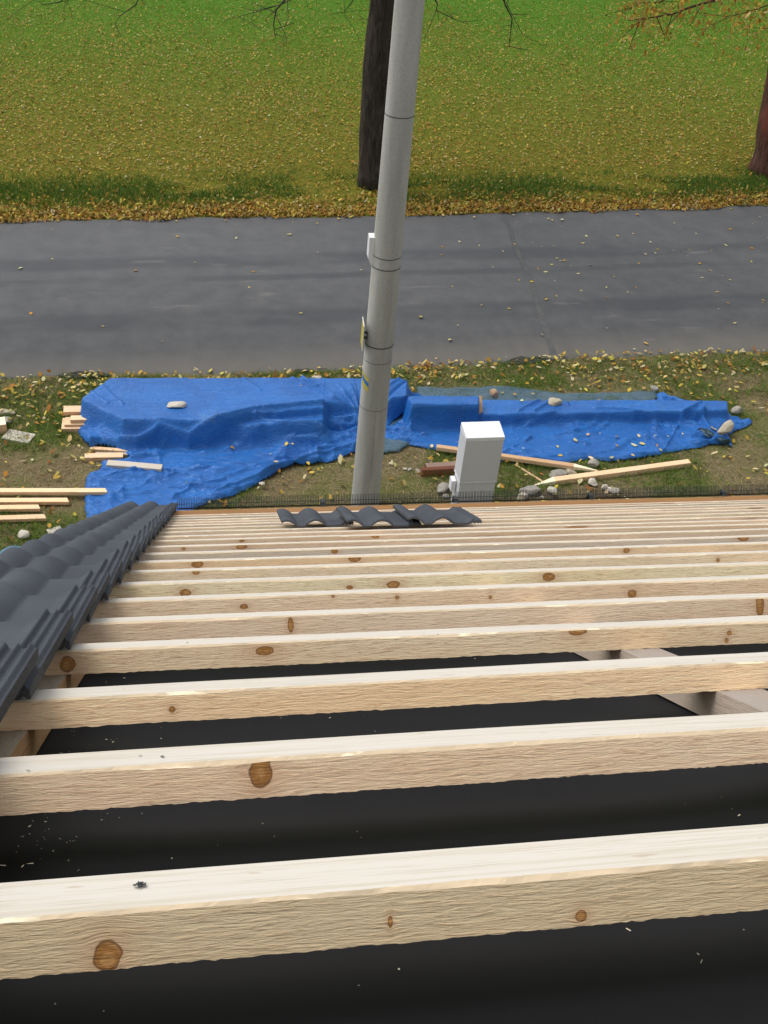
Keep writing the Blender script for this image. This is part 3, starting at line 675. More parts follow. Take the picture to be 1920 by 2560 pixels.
lbat(1268, 1264, 102, 'shortest loose batten, third in the row on the grass')
lbat(1298, 1288, 117, 'tilted loose batten nearest the tiled strip')
plank(g2(-90, 1070, .1), g2(14, 1056, .1), .17, .13, 'thick cut beam end at the far left edge of the plot', 'beam', 'beam', WCUT, WL)
BP = 'pieces of wood lying on the verge at the left'
plank(g2(14, 1084, .02), g2(80, 1097, .02), .20, .025, 'short weathered grey board lying alone in the leaves at left', 'board', 'board', WGR, WGR)
plank(g2(122, 1336, .02), g2(156, 1326, .02), .16, .03, 'white broken board piece at the edge of the tiled strip', 'board', 'board', WHITEB, WHITEB)
plank(g2(226, 1122, .03), g2(330, 1129, .03), .055, .05, 'light board end sticking out under the left tarpaulin hem', 'board', 'board')
plank(g2(238, 1134, .03), g2(320, 1135, .03), .05, .04, 'middle grey board tucked under the left tarpaulin hem', 'board', 'board', WGR, WL)
plank(g2(212, 1144, .03), g2(308, 1142, .03), .09, .06, 'short board with saw marks in front of the left tarpaulin hem', 'board', 'board')
plank(g2(268, 1157, .10), g2(405, 1172, .08), .10, .06, 'weathered grey beam lying across the folds of the left tarpaulin', 'board', 'board', WGR, WGR, zb=.05)
# stack of board ends left of the tarpaulin
ST = 'board ends stacked under the left tarpaulin'
def sb(px, py, z, w_, h_, lab, xe=330): a = g2(px, py, z+h_); b = g2(xe, py-3, z+h_); plank(a, b, w_, h_, lab, 'board', 'board', WLT, WL, zb=z, group=ST)
for i_, (px, py, z, w_, h_, lab) in enumerate(((160, 1066, .0, .20, .028, 'lowest board end of the stack under the tarpaulin'), (155, 1058, .032, .24, .028, 'widest board end, second lowest in the stack under the tarpaulin'),
      (162, 1052, .064, .17, .028, 'pale board end in the middle of the stack under the tarpaulin'), (176, 1044, .096, .10, .045, 'short block end set back on top of the stack under the tarpaulin'),
      (159, 1022, .096, .14, .048, 'topmost whitish board end at the back of the stack under the tarpaulin'))): sb(px, py, z, w_, h_, lab)
# stakes
p0, p1 = g2(1090, 1124, .04), g2(1432, 1172, .04)
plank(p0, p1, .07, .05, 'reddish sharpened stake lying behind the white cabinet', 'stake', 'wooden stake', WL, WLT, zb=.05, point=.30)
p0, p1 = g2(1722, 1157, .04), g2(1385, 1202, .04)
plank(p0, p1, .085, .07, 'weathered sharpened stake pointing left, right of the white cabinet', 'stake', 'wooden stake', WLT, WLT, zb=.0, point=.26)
plank(g2(1288, 1160, .02), g2(1362, 1206, .02), .025, .02, 'thin lath touching the tip of the weathered stake', 'lath', 'lath', WLT, WL)
plank(g2(1064, 1168, .06), g2(1215, 1158, .06), .09, .09, 'dark brown board, the farther one behind the white cabinet', 'board', 'board', simple('worn_board_top', (.25, .17, .13)), WBR)
plank(g2(1052, 1184, .03), g2(1205, 1176, .03), .06, .10, 'reddish brown board, the nearer one behind the white cabinet', 'board', 'board', WBR, simple('red_brown_wood', (.22, .095, .045), .8))
plank(g2(1196, 1013, .2), g2(1200, 1046, .1), .045, .03, 'small brown wood piece poking through the right blue tarpaulin', 'wood_piece', 'wood piece', WL, WL, zb=.335, zb2=.15)
# blue sheet corner left beyond the tiles
x0, y0, _ = G(20, 1385)
v = []; f = []
for i in range(16):
    for j in range(12):
        a, b = i/15, j/11; g = G(-60+130*a, 1362+90*b, .03); v.append((g[0]+.03*math.sin(b*7), g[1]-.25*(1-a)*(1-b), .03+.05*abs(math.sin(a*7+b*3))))
for i in range(15):
    for j in range(11): q = i*12+j; f.append((q, q+12, q+13, q+1))
tag(mesh_obj('plastic_sheet', v, f, tarp_mat('pale_blue_sheet', (.06, .15, .22), (.09, .20, .28), (.2, .3, .4)), smooth=True), 'small pale blue plastic sheet on the grass at the left beside the tiled strip', 'plastic sheet')

# ================================================================== CONCRETE POLE
k = N('spun_concrete', .85, .25); o = k.obj(); a = k.noise(k.map(o, (6, 6, .7)), 1.0, 4); b = k.noise(o, 90, 3); st = k.noise(k.map(o, (22, 22, .55)), 1.0, 4)
c = k.ramp(a, [(.32, (.33, .33, .30)), (.68, (.50, .495, .455))]); c = k.mix(k.rng(b, .48, .72, 0, .6), c, (.24, .235, .21))
spz = k.n('ShaderNodeSeparateXYZ'); k.link(o, spz.inputs[0])
c = k.mix(k.math('MULTIPLY', k.rng(st, .62, .75), k.rng(spz.outputs[2], 3.6, 1.6, 0, .35)), c, (.12, .115, .10))
CONC = k.out(c, k.bump(b, .3, .003))
PB = Vector((*G(912, 1262)[:2], 0)); top = VP(1024, 0, PB.y); ax = (Vector(top)-PB).normalized(); HT = (Vector(top)-PB).length
pole = empty('concrete_pole', PB); pole.rotation_euler = Vector((0, 0, 1)).rotation_difference(ax).to_euler()
tag(pole, 'tall grey concrete utility pole with steel straps standing behind the eaves', 'utility pole')
def pr(z): return .158-.0062*z
mb = MB(); zs = list(np.linspace(-.3, 9.2, 60)); mb.tube([(0, 0, z) for z in zs], [pr(z) for z in zs], 40); mb.obj('shaft', CONC, pole, True)
def pole_z(px, py):
    d = Vector(ray(px, py)); P0 = Vector((0, 0, CAMH)); w0 = P0-PB; A = d.dot(d); B = d.dot(ax); D_ = d.dot(w0); E_ = ax.dot(w0)
    return (A*E_-B*D_)/(A-B*B)
for (px, py, hw, rr_, dash) in ((1000, 278, .004, .002, 0), (969.5, 630, .004, .002, 0), (966, 657, .005, .002, 0), (955.5, 851, .006, .003, 0), (952, 890, .003, .0008, 0), (917, 1004, .003, .0008, 0), (1003, 232+20, 0, 0, 0)):
    if hw == 0: continue
    z = pole_z(px, py)-.02
    mb = MB(); mb.tube([(0, 0, z-hw), (0, 0, z+hw)], [pr(z)+rr_]*2, 40, cap=False); mb.obj('strap', DARK, pole, True)
# yellow/blue/yellow sticker wrapped on the shaft
YEL = simple('yellow_sticker', (.50, .42, .05), .5); BLU = simple('blue_sticker', (.03, .17, .50), .5)
for i, (py, mt) in enumerate(((925, YEL), (935, BLU), (945, YEL))):
    z = pole_z(913, py); mb = MB(); V = []; hh = .030
    for t in range(9):
        an = math.radians(186+t*5.5)
        for z_ in (z-hh, z+hh): V.append(((pr(z)+.0015)*math.cos(an), (pr(z)+.0015)*math.sin(an), z_-.06*t/8))
    mb.add(V, [(2*t, 2*t+2, 2*t+3, 2*t+1) for t in range(8)]); mb.obj('sticker', mt, pole, True)['label'] = ('yellow band of the sticker', 'blue middle band of the sticker', 'lower yellow band of the sticker')[i]
# yellow marker plate seen edge-on, on a bracket
pl = empty('marker_plate'); pl.parent = pole; z = pole_z(906, 826)
mb = MB(); ang = math.radians(193)
S = Matrix.Translation((math.cos(ang)*(pr(z)+.045), math.sin(ang)*(pr(z)+.045), z)) @ Matrix.Rotation(math.radians(177), 4, 'Z')
def plate(x, hw, z0, z1, t, mt, name, par):
    q = MB(); q.box(x-t/2, x+t/2, -hw, hw, z0, z1); return q.obj(name, mt, par, local=S)
bpy.data.objects.remove(pl)
pface = plate(.0, .10, -.14, .14, .006, simple('white_enamel', (.75, .76, .74), .4, .5, .05), 'marker_plate', pole); pface['label'] = 'white rimmed yellow plate'
q = MB(); q.box(.0035, .0050, -.085, .085, -.125, .125); q.obj('plate_face', YEL, pface)
q = MB(); q.box(-.05, -.004, -.012, .012, -.05, -.03); q.box(-.05, -.004, -.012, .012, .01, .03); q.box(-.014, -.004, -.03, .03, -.06, .04); q.obj('bracket', DARK, pole, local=S)
# white cable cover on the far left side
z0 = pole_z(930, 655); z1 = pole_z(930, 588); q = MB()
q.box(-pr(z0)-.045, -pr(z0)+.03, -.03, .075, z0+.06, z1); q.add([(-pr(z0)-.045, -.03, z0+.06), (-pr(z0)-.045, .075, z0+.06), (-pr(z0)+.02, .075, z0-.08), (-pr(z0)+.02, -.03, z0-.08), (-pr(z0)+.03, -.03, z0+.06), (-pr(z0)+.03, .075, z0+.06)], [(0, 1, 2, 3), (4, 3, 2, 5), (0, 3, 4), (1, 5, 2)])
q.obj('cable_cover', simple('white_plastic', (.78, .79, .78), .4, .4, .05), pole)

# ================================================================== WHITE METER CABINET
CABW = simple('light_grey_enclosure', (.78, .79, .82), .55, .4, .05, 5); CABT = simple('white_lid', (.86, .86, .88), .5, .4, .03)
k = N('stained_light_grey_enclosure', .55, .4); o = k.obj(); st = k.noise(k.map(o, (30, 30, 5)), 1.0, 4); sp_ = k.n('ShaderNodeSeparateXYZ'); k.link(o, sp_.inputs[0])
c = k.mix(k.math('MULTIPLY', k.rng(st, .60, .72), k.rng(sp_.outputs[2], .75, .2, 0, .5)), (.66, .67, .69), (.20, .24, .20)); CABS = k.out(c)
ZT = 1.12
fl = Vector(G(1167, 1091.5, ZT)); fr = Vector(G(1262.4, 1088.4, ZT)); bl = Vector(G(1156.3, 1060.2, ZT+.02)); 
W_ = (fr-fl).length; ex = (fr-fl).normalized(); Dp = .25
cb = empty('meter_cabinet', (fl.x, fl.y, 0)); cb.rotation_euler = (0, 0, math.atan2(ex.y, ex.x)); tag(cb, 'white upright electrical cabinet with a sloping lid beyond the eaves', 'electrical cabinet')
zs_ = .50
mb = MB(); mb.box(.008, W_-.008, .008, Dp-.008, -.2, zs_-.004); mb.obj('plinth', CABS, cb)
mb = MB(); mb.box(0, W_, 0, Dp, zs_, ZT-.06); mb.obj('housing', CABS, cb)
mb = MB(); mb.box(-.004, W_+.004, -.003, Dp+.003, zs_-.006, zs_+.006); mb.obj('seam_trim', simple('seam_light', (.7, .7, .72), .5), cb)
mb = MB(); o_ = .003
mb.add([(-o_, -o_, ZT-.061), (W_+o_, -o_, ZT-.061), (W_+o_, Dp+o_, ZT-.061), (-o_, Dp+o_, ZT-.061), (-o_, -o_, ZT-.02), (W_+o_, -o_, ZT-.02), (W_+o_, Dp+o_, ZT+.015), (-o_, Dp+o_, ZT+.015)],
       [(0, 3, 2, 1), (4, 5, 6, 7), (0, 1, 5, 4), (1, 2, 6, 5), (2, 3, 7, 6), (3, 0, 4, 7)])
mb.obj('lid', CABT, cb)
mb = MB(); mb.box(-.05, -.001, .12, .22, .30, .44); mb.obj('side_bracket', CABT, cb)

# ================================================================== TREES
k = N('dark_bark', .95, .15); o = k.obj(); a = k.noise(k.map(o, (16, 16, 3)), 1.0, 5, .65, .8); b = k.noise(o, 50, 3)
c = k.ramp(a, [(.35, (.022, .018, .014)), (.65, (.075, .062, .048))]); BARK = k.out(c, k.bump(k.math('ADD', a, k.math('MULTIPLY', b, .3)), .9, .03))
k = N('reddish_bark', .95, .15); o = k.obj(); a = k.noise(k.map(o, (14, 14, 3)), 1.0, 5, .65, .8); r_ = k.noise(k.map(o, (1.5, 1.5, 1.2)), 1.0, 3)
c = k.ramp(a, [(.35, (.045, .024, .018)), (.65, (.12, .062, .045))]); c = k.mix(k.rng(r_, .45, .65, 0, .6), c, (.25, .075, .05)); BARKR = k.out(c, k.bump(a, .9, .03))
BM = attr_mat('tree_leaf', .7, .3)
def limb(mb, p, d, L_, r, rs, depth, ends, droop):
    n = 6; pts = [p]; rad = [r]; q = p.copy(); dd = d.copy()
    for i in range(n):
        dd = (dd+Vector((rs.gauss(0, .16), rs.gauss(0, .16), rs.gauss(0, .1)-droop))).normalized(); q = q+dd*(L_/n); pts.append(q.copy()); rad.append(r*(1-.72*(i+1)/n)+.002)
        if depth > 0 and i >= 1:
            for _ in range(2 if depth > 1 else 1):
                sd_ = (dd+Vector((rs.gauss(0, .75), rs.gauss(0, .75), rs.gauss(-.05, .4)))).normalized()
                limb(mb, q.copy(), sd_, L_*rs.uniform(.35, .6), rad[-1]*.6, rs, depth-1, ends, droop*1.3)
    mb.tube(pts, rad, 7 if r > .03 else 4, cap=False)
    if depth <= 1: ends += pts[2:]
def tree(base, lean, r0, H_, bark, label, seed, hand, leafy, limbs, zmin=4.4):
    rs = random.Random(seed); t = empty('tree', base); tag(t, label, 'tree')
    mb = MB(); n = 46; pts = []; rad = []
    for i in range(n+1):
        z = H_*i/n; pts.append(Vector((lean[0]*z+.05*math.sin(z*1.1+seed), lean[1]*z+.04*math.sin(z*.9), z-.1*(i == 0))))
        rad.append(r0*(1-.55*z/H_)*(1+.30*math.exp(-z/.25))*(1+.035*math.sin(z*5+seed)))
    mb.tube(pts, rad, 22, jit=.09); mb.obj('trunk', bark, t, True)
    mb = MB(); ends = []
    for i in range(limbs):
        z = rs.uniform(zmin, H_*.97); k_ = int(z/H_*n); an = 2.4*i+rs.uniform(-.3, .3)
        limb(mb, pts[k_], Vector((math.cos(an), math.sin(an), rs.uniform(.15, .6))).normalized(), rs.uniform(2.2, 3.6)*(1.15-.5*z/H_), rad[k_]*.38, rs, 2, ends, .02)
    tw = []
    for pl_ in hand:
        P_ = [Vector(q)-Vector(base) for q in pl_['p']]; a0 = P_[0]
        k_ = int(min(n, max(0, (a0.z+.4)/H_*n))); s0 = pts[k_]
        mid = (s0+a0)*.5+Vector((0, 0, .5)); full = [s0, mid]+P_; m_ = len(full)
        mb.tube(full, [pl_['r']*2.6, pl_['r']*1.8]+[pl_['r']*(1-.8*j/max(1, len(P_)-1)) for j in range(len(P_))], 6, cap=False)
        for j in range(len(P_)-1):
            for _ in range(pl_.get('tw', 2)):
                q = P_[j].lerp(P_[j+1], rs.random()); e = q+Vector((rs.gauss(0, .25), rs.gauss(0, .2), rs.gauss(-.12, .2))); e2 = e+Vector((rs.gauss(0, .12), rs.gauss(0, .1), rs.uniform(-.2, .05)))
                mb.tube([q, e, e2], [pl_['r']*.3, pl_['r']*.2, .0015], 4, cap=False)
                if pl_.get('leaf'): tw += [e, e2, q]
    mb.obj('branches', bark, t, True)
    E_ = []
    for e in ends:
        if rs.random() < leafy: E_ += [e]*4
    A_ = np.array([tuple(e) for e in E_]) if E_ else np.zeros((0, 3)); A_ = A_+rng.normal(0, .16, A_.shape)
    if tw:
        B_ = np.repeat(np.array([tuple(e) for e in tw]), 11, 0); B_ = B_+rng.normal(0, .13, B_.shape); A_ = np.concatenate([A_, B_])
    if len(A_):
        v, c = leaves(A_[:, 0], A_[:, 1], A_[:, 2], .055, pal=[7, 8, 3, 2, 0, 3, 1, 3, 1], flat=.9, bright=.85)
        o = fast_mesh('crown', v, 6, BM, c, t)
    return t
# tree behind the pole
b1 = Vector(G(932, 462)); tp = Vector(VP(955, 0, b1.y)); ln = ((tp.x-b1.x)/tp.z, 0)
Yt = b1.y-1.2
def hp(seq, Y): return [VP(a, b, Y) for a, b in seq]
hand1 = [dict(p=hp([(760, -160), (722, -40), (712, 0), (690, 25), (684, 60), (688, 95)], Yt), r=.022, tw=2),
         dict(p=hp([(840, -120), (790, -30), (700, 12), (640, 30), (560, 52)], Yt+.4), r=.012, tw=2),
         dict(p=hp([(370, -140), (360, -40), (340, 12), (300, 40), (286, 60)], Yt-.5), r=.014, tw=1, leaf=0),
         dict(p=hp([(260, -120), (180, -20), (150, 5), (110, 12), (85, -2)], Yt-.5), r=.012, tw=1),
         dict(p=hp([(1060, -160), (1075, -20), (1094, 10), (1090, 26), (1130, 45), (1170, 60)], Yt), r=.016, tw=2),
         dict(p=hp([(1230, -160), (1250, -30), (1262, 10), (1280, 45), (1276, 90), (1272, 118)], Yt-.3), r=.018, tw=2),
         dict(p=hp([(920, -90), (880, 5), (860, 30), (820, 38)], Yt+.6), r=.012, tw=2)]
tree(tuple(b1), ln, .25, 10.5, BARK, 'dark trunked tree with bare twigs directly behind the concrete pole', 3, hand1, .28, 12)
b2 = Vector(G(1942, 430)); tq = Vector(VP(1977, 235, b2.y)); ln2 = ((tq.x-b2.x)/tq.z, 0)
hand2 = [dict(p=hp([(1930, -90), (1850, -20), (1787, 0), (1720, 20), (1680, 36), (1608, 47), (1570, 52)], b2.y-1.5), r=.030, tw=3, leaf=1),
         dict(p=hp([(1760, -60), (1700, -20), (1650, 5), (1600, 8), (1560, 30)], b2.y-1.2), r=.02, tw=3, leaf=1),
         dict(p=hp([(2050, -60), (1960, 0), (1900, 20), (1850, 35), (1810, 42)], b2.y-1.8), r=.018, tw=3, leaf=1),
         dict(p=hp([(2040, 40), (1960, 60), (1910, 72), (1870, 66), (1845, 72)], b2.y-1.0), r=.012, tw=2, leaf=1)]
tree(tuple(b2), ln2, .50, 11, BARKR, 'reddish trunked tree at the right edge with yellow leaves left on its twigs', 9, hand2, .5, 14)

# ================================================================== THE HOUSE AND ITS ROOF
XL, XR = -.62, 9.0
house = empty('house', (0, 0, 0)); tag(house, 'house with unfinished roof of bare pale battens and one strip of grey tiles', 'house')
def rl(): return RM.copy()
# walls
PL = simple('rendered_wall', (.55, .52, .46), .9, .2, .08, 3, .3, 60, .003)
eS = 7.1; eY = R0[1]+DS[1]*eS; 
def wall_quad(pts): pass
mb = MB(); mb.box(XL+.35, XR, eY-1.1, eY-.8, 0, 2.2); mb.obj('front_wall', PL, house)
rp = [R0+DS*s+NS*(-.30) for s in (-1.05, 6.6)]
for xw in (XL+.30, XR-.3):
    mb = MB(); ym, zm = rp[0][1], rp[0][2]; yb = 2*ym-rp[1][1]
    poly = [(xw, yb, 0), (xw, rp[1][1]-.02, 0), (xw, rp[1][1]-.02, rp[1][2]-.05), (xw, ym, zm-.05), (xw, yb, rp[1][2]-.05)]
    po2 = [(a+.28, b, c) for a, b, c in poly]; n_ = 5
    mb.add(poly+po2, [tuple(range(5)), tuple(range(5, 10))[::-1]]+[(i, (i+1) % 5, 5+(i+1) % 5, 5+i)[::-1] for i in range(5)]); mb.obj('gable_wall', PL, house)
# underlay: sags between the counter battens, local (x, s, n)
CBX = [-.30-.72*0, .692, 1.62, 2.55, 3.48, 4.41, 5.34, 6.27, 7.2, 8.13]
CW = .068; CH = .046; BH = .038; BW = .065
us = np.concatenate([np.arange(-1.1, 3.0, .035), np.arange(3.0, 7.2, .12)]); ux = np.concatenate([np.arange(XL, 1.6, .045), np.arange(1.6, XR, .2)])
V = []; F_ = []
for s in us:
    for x in ux:
        dn = min(abs(x-q-.03) for q in CBX); sag = .018*(1-math.exp(-(dn/.16)**2))
        rip = .009*math.sin(s*2*math.pi/.33+.6*math.sin(x*1.3))*(1-math.exp(-(dn/.12)**2)) + .004*(float(fbm(np.array([x*2.]), np.array([s*5.]), 2, 3)[0])-.5)
        V.append((x, s, -BH-CH-.002-sag+rip))
nx = len(ux)
for j in range(len(us)-1):
    for i in range(nx-1): a = j*nx+i; F_.append((a, a+1, a+1+nx, a+nx))
mesh_obj('underlay', V, F_, MEMB, house, True, local=rl())
# other slope, simple covered roof beyond the ridge
mb = MB(); rs_ = R0+DS*(-1.1)+NS*(-.09); mb.add([(XL, rs_[1], rs_[2]), (XR, rs_[1], rs_[2]), (XR, rs_[1]-7, rs_[2]-7*math.tan(TH)), (XL, rs_[1]-7, rs_[2]-7*math.tan(TH))], [(0, 1, 2, 3)]); mb.obj('back_roof_slope', MEMB, house)
# counter battens
LCB = wood_sawn('brown_counter_batten', tint=(.46, .29, .15), fib=.6, voro=False); LCBT = wood_sawn('weathered_counter_batten_top', tint=(.42, .36, .25), grey=.2, fib=.8, voro=False)
for x in CBX:
    mb = MB(); mb.box(x-(0 if x > 0 else .0), x+CW, -1.0, 7.2, -BH-CH, -BH-.0005, 0, 1)
    # box local x must run along the grain: build in swapped frame
    mb2 = MB(); 
    V = [(b, -a, c) for a, b, c in mb.v]; mb2.v = V; mb2.f = mb.f; mb2.m = mb.m
    R90 = Matrix(((0, -1, 0, 0), (1, 0, 0, 0), (0, 0, 1, 0), (0, 0, 0, 1)))
    mb2.obj('counter_batten', [CBW, CBT] if x > 0 else [LCB, LCBT], house, local=rl() @ R90)
# left counter batten is doubled by a packing piece with foam crumbs near the tiles
mb = MB(); mb.box(1.0, 1.46, .232, .300, -BH-CH-.02, -BH-.002); 
# battens
KN = {0: [(268, 2392, 35, 38), (1455, 2292, 13, 14), (977, 2307, 6, 6)], 1: [(651, 1930, 27, 38)], 3: [(166, 1664, 19, 20), (1444, 1577, 22, 12), (1822, 1582, 6, 6), (663, 1629, 22, 11), (1815, 1600, 5, 4)],
      2: [(430, 1772, 8, 8)], 4: [(727, 1563, 7, 18), (1899, 1513, 10, 26)], 5: [(993, 1494, 5, 5), (833, 1490, 4, 4), (1579, 1484, 11, 9), (1226, 1493, 4, 4), (610, 1517, 10, 6)], 6: [(984, 1462, 17, 9), (463, 1483, 14, 9), (1372, 1442, 15, 10), (875, 1469, 8, 5)],
      7: [(1787, 1399, 4, 5), (490, 1432, 9, 6)], 8: [(887, 1397, 15, 8), (494, 1411, 14, 9), (1565, 1376, 8, 6)], 9: [(1855, 1345, 13, 7), (837, 1378, 8, 6)], 10: [(604, 1367, 13, 6), (459, 1371, 5, 5)], 11: [(939, 1341, 9, 5), (604, 1352, 6, 4), (1220, 1346, 20, 5)]}
LINES = {-2: (.10, .10), -1: (.425, .425), 0: (.760, .757), 1: (1.098, 1.106), 2: (1.442, 1.452), 3: (1.806, 1.784), 4: (2.112, 2.098), 5: (2.443, 2.434), 6: (2.784, 2.768), 7: (3.137, 3.090), 8: (3.455, 3.44), 9: (3.786, 3.77),
         10: (4.122, 4.115), 11: (4.459, 4.452), 12: (4.764, 4.75)}
for i in range(13, 20): LINES[i] = (4.764+(i-12)*.312, 4.757+(i-12)*.345)
GREY_ = {9: .55, 18: .45, 14: .2}
Rb = random.Random(5); BROW = []
def batten(i, sl, sr):
    x0, x1 = -.56, XR; s_at = lambda x: sl+(sr-sl)*min(1.6, (x+.2)/1.6)
    xs_ = []
    x = x0; step = .004 if i < 2 else (.007 if i < 4 else (.015 if i < 8 else .05))
    while x < x1: xs_.append(x); x += step if x < (1.2 if i < 4 else 4.0) else .12
    xs_.append(x1); X = np.array(xs_); s = sl+(sr-sl)*np.clip((X+.2)/(1.8 if i < 13 else 4.6), -.3, 1.5)
    wob = (fbm(X*1.7, X*0+i, 3, 100+i)-.5)*.004; top = (fbm(X*1.3, X*0+i, 3, 200+i)-.5)*.005
    nearj = (vnoise(X*60, X*0, 300+i)-.5)*.0022+(vnoise(X*220, X*0, 310+i)-.5)*.0012
    botj = (vnoise(X*110, X*0, 320+i)-.5)*.0009+(vnoise(X*300, X*0, 330+i)-.5)*.0012+np.clip(vnoise(X*45, X*0, 340+i)-.8, 0, 1)*.003
    V = []; sm_ = float(s.mean())
    cham = .0015+.003*np.clip(fbm(X*5, X*0, 3, 400+i)-.5, 0, 1)*2
    for j in range(len(X)):
        a = s[j]-sm_+wob[j]
        V += [(X[j], a-BW, -BH+botj[j]), (X[j], a-BW+.0008, -.0012-cham[j]+top[j]+nearj[j]*.4), (X[j], a-BW+cham[j]+nearj[j]*.5+.001, top[j]), (X[j], a, top[j]), (X[j], a, -BH)]
    Fc = []; Mi = []
    for j in range(len(X)-1):
        for q in range(5): Fc.append((j*5+q, (j+1)*5+q, (j+1)*5+(q+1) % 5, j*5+(q+1) % 5)[::1]); Mi.append({0: 0, 1: 2, 2: 1, 3: 0, 4: 0}[q])
    Fc.append(tuple(range(5))); Mi.append(0); Fc.append(tuple((len(X)-1)*5+q for q in range(5))[::-1]); Mi.append(0)
    kn = []
    for (px, py, rx, ry) in KN.get(i, []):
        kx, kz = FRONT(px, py, (sl+sr)/2-BW); e, _ = FRONT(px+rx, py, (sl+sr)/2-BW); _, e2 = FRONT(px, py+ry, (sl+sr)/2-BW)
        kn.append((kx, kz, abs(e-kx), max(.004, abs(e2-kz))))
    if kn or i in GREY_ or i in (0, 1, 2, 3): side = wood_sawn('sawn_spruce_batten', kn, tint=[(.84, .72, .47), (.90, .72, .50), (.90, .69, .44), (.90, .70, .47), (.90, .72, .52), (.90, .69, .47)][max(0, i) % 6], grey=GREY_.get(i, 0), voro=False)
    else: side = WS
    o = mesh_obj('batten', V, Fc, None, house, False, [side, WT, CHIP], Mi, local=rl() @ Matrix.Translation((0, sm_, 0)))
    return o
k = N('splintered_arris', .8, .2); v = k.rand_vec(k.obj(), 31); a = k.noise(k.map(v, (14, 60, 60)), 1.0, 3); c = k.mix(k.rng(a, .60, .66), (.70, .56, .38), (.95, .84, .60)); CHIP = k.out(c, k.bump(a, .6, .003))
for i, (a, b) in sorted(LINES.items()): batten(i, a, b)
# knot marks live in the battens' own wood; eave boards
s_e = 8.0
mb = MB(); n_ = 60
def skew(x): return .047*(x+.2)
V = []
ex_ = [-.56, .84, .90, 1.86, 1.92, 2.82, 2.88, 3.72, 3.78, XR]
def eave_piece(x0, x1, s0, s1, z0, z1, mats, name, mi=(0, 1)):
    mb = MB(); xs2 = np.linspace(x0, x1, max(2, int((x1-x0)/.3)))
    V = []; Fc = []; Mi = []
    for x in xs2:
        d = skew(x) if x < 5 else skew(5)
        V += [(x, s0+d, z0), (x, s0+d, z1), (x, s1+d, z1), (x, s1+d, z0)]
    for j in range(len(xs2)-1):
        for q in range(4): Fc.append((j*4+q, (j+1)*4+q, (j+1)*4+(q+1) % 4, j*4+(q+1) % 4)); Mi.append(mi[1] if q == 1 else mi[0])
    Fc.append((0, 1, 2, 3)); Mi.append(0); k2 = (len(xs2)-1)*4; Fc.append((k2+3, k2+2, k2+1, k2)); Mi.append(0)
    return mesh_obj(name, V, Fc, None, house, False, mats, Mi, local=rl())
eb = eave_piece(-.56, XR, 7.22, 7.275, -BH, .018, [WOR, WOR], 'eave_board'); eb['label'] = 'orange toned eave board'
# fascia / rafters tails below
eave_piece(-.6, XR, 7.30, 7.33, -.30, -BH-.05, [WL, WL], 'fascia_board')
for i, x in enumerate(CBX):
    mb = MB(); mb.box(x-.0, x+.08, 5.0, 7.28, -.26, -BH-CH-.03); mb.obj('rafter', WL, house, local=rl())
# eaves comb: one-metre plastic comb strips with upright teeth
def comb_strip(x0, x1):
    mb = MB(); 
    def seg(x): return 7.28+skew(min(x, 5))
    nb = 6; xs2 = np.linspace(x0, x1, nb+1)
    for a, b in zip(xs2[:-1], xs2[1:]):
        for z0, z1 in ((.0, .010), (.034, .038)):
            mb.add([(a, seg(a), z0), (b, seg(b), z0), (b, seg(b), z1), (a, seg(a), z1), (a, seg(a)+.003, z0), (b, seg(b)+.003, z0), (b, seg(b)+.003, z1), (a, seg(a)+.003, z1)],
                   [(0, 1, 2, 3), (7, 6, 5, 4), (3, 2, 6, 7), (0, 4, 5, 1)])
        mb.add([(a, seg(a)-.04, .0235), (b, seg(b)-.04, .0235), (b, seg(b)+.01, .0235), (a, seg(a)+.01, .0235)], [(0, 1, 2, 3)])
    x = x0+.004
    while x < x1-.004:
        w_ = .0052; t = rnd.uniform(-.0012, .0012); l = rnd.uniform(-.004, .004); zt = .078+rnd.uniform(-.003, .003)
        s = seg(x)+.0005
        mb.add([(x-w_/2, s, .0), (x+w_/2, s, .0), (x+w_/2*.6+t, s+l, zt), (x-w_/2*.6+t, s+l, zt), (x-w_/2, s+.0025, .0), (x+w_/2, s+.0025, .0), (x+w_/2*.6+t, s+l+.0025, zt), (x-w_/2*.6+t, s+l+.0025, zt)],
               [(0, 1, 2, 3), (7, 6, 5, 4), (1, 5, 6, 2), (4, 0, 3, 7), (3, 2, 6, 7)])
        x += .0112
    # foot clip at the end
    xe = x1+.005; s = seg(xe)
    mb.add([(xe-.012, s-.055, .0), (xe+.028, s-.05, .0), (xe+.028, s+.006, .0), (xe-.012, s+.006, .0), (xe-.006, s-.05, .028), (xe+.02, s-.045, .028), (xe+.02, s+.006, .05), (xe-.006, s+.006, .05)],
           [(4, 5, 6, 7), (0, 1, 5, 4), (1, 2, 6, 5), (2, 3, 7, 6), (3, 0, 4, 7)])
    mb.obj('eaves_comb', BLK, house, local=rl() @ Matrix.Translation((0, 0, .024)))
cx = [RF(q, 1262, .03)[0] for q in (808,)]; 
xj = [-.18, None]
edges = [-.22]+[RF(q, 1262-(q-808)*.0255+3, .025)[0] for q in (808, 1141, 1480, 1813)]+[4.35, 5.3, 6.2, 7.1, 8.0, 8.9]
for a, b in zip(edges[:-1], edges[1:]): comb_strip(a+.006, b-.012)

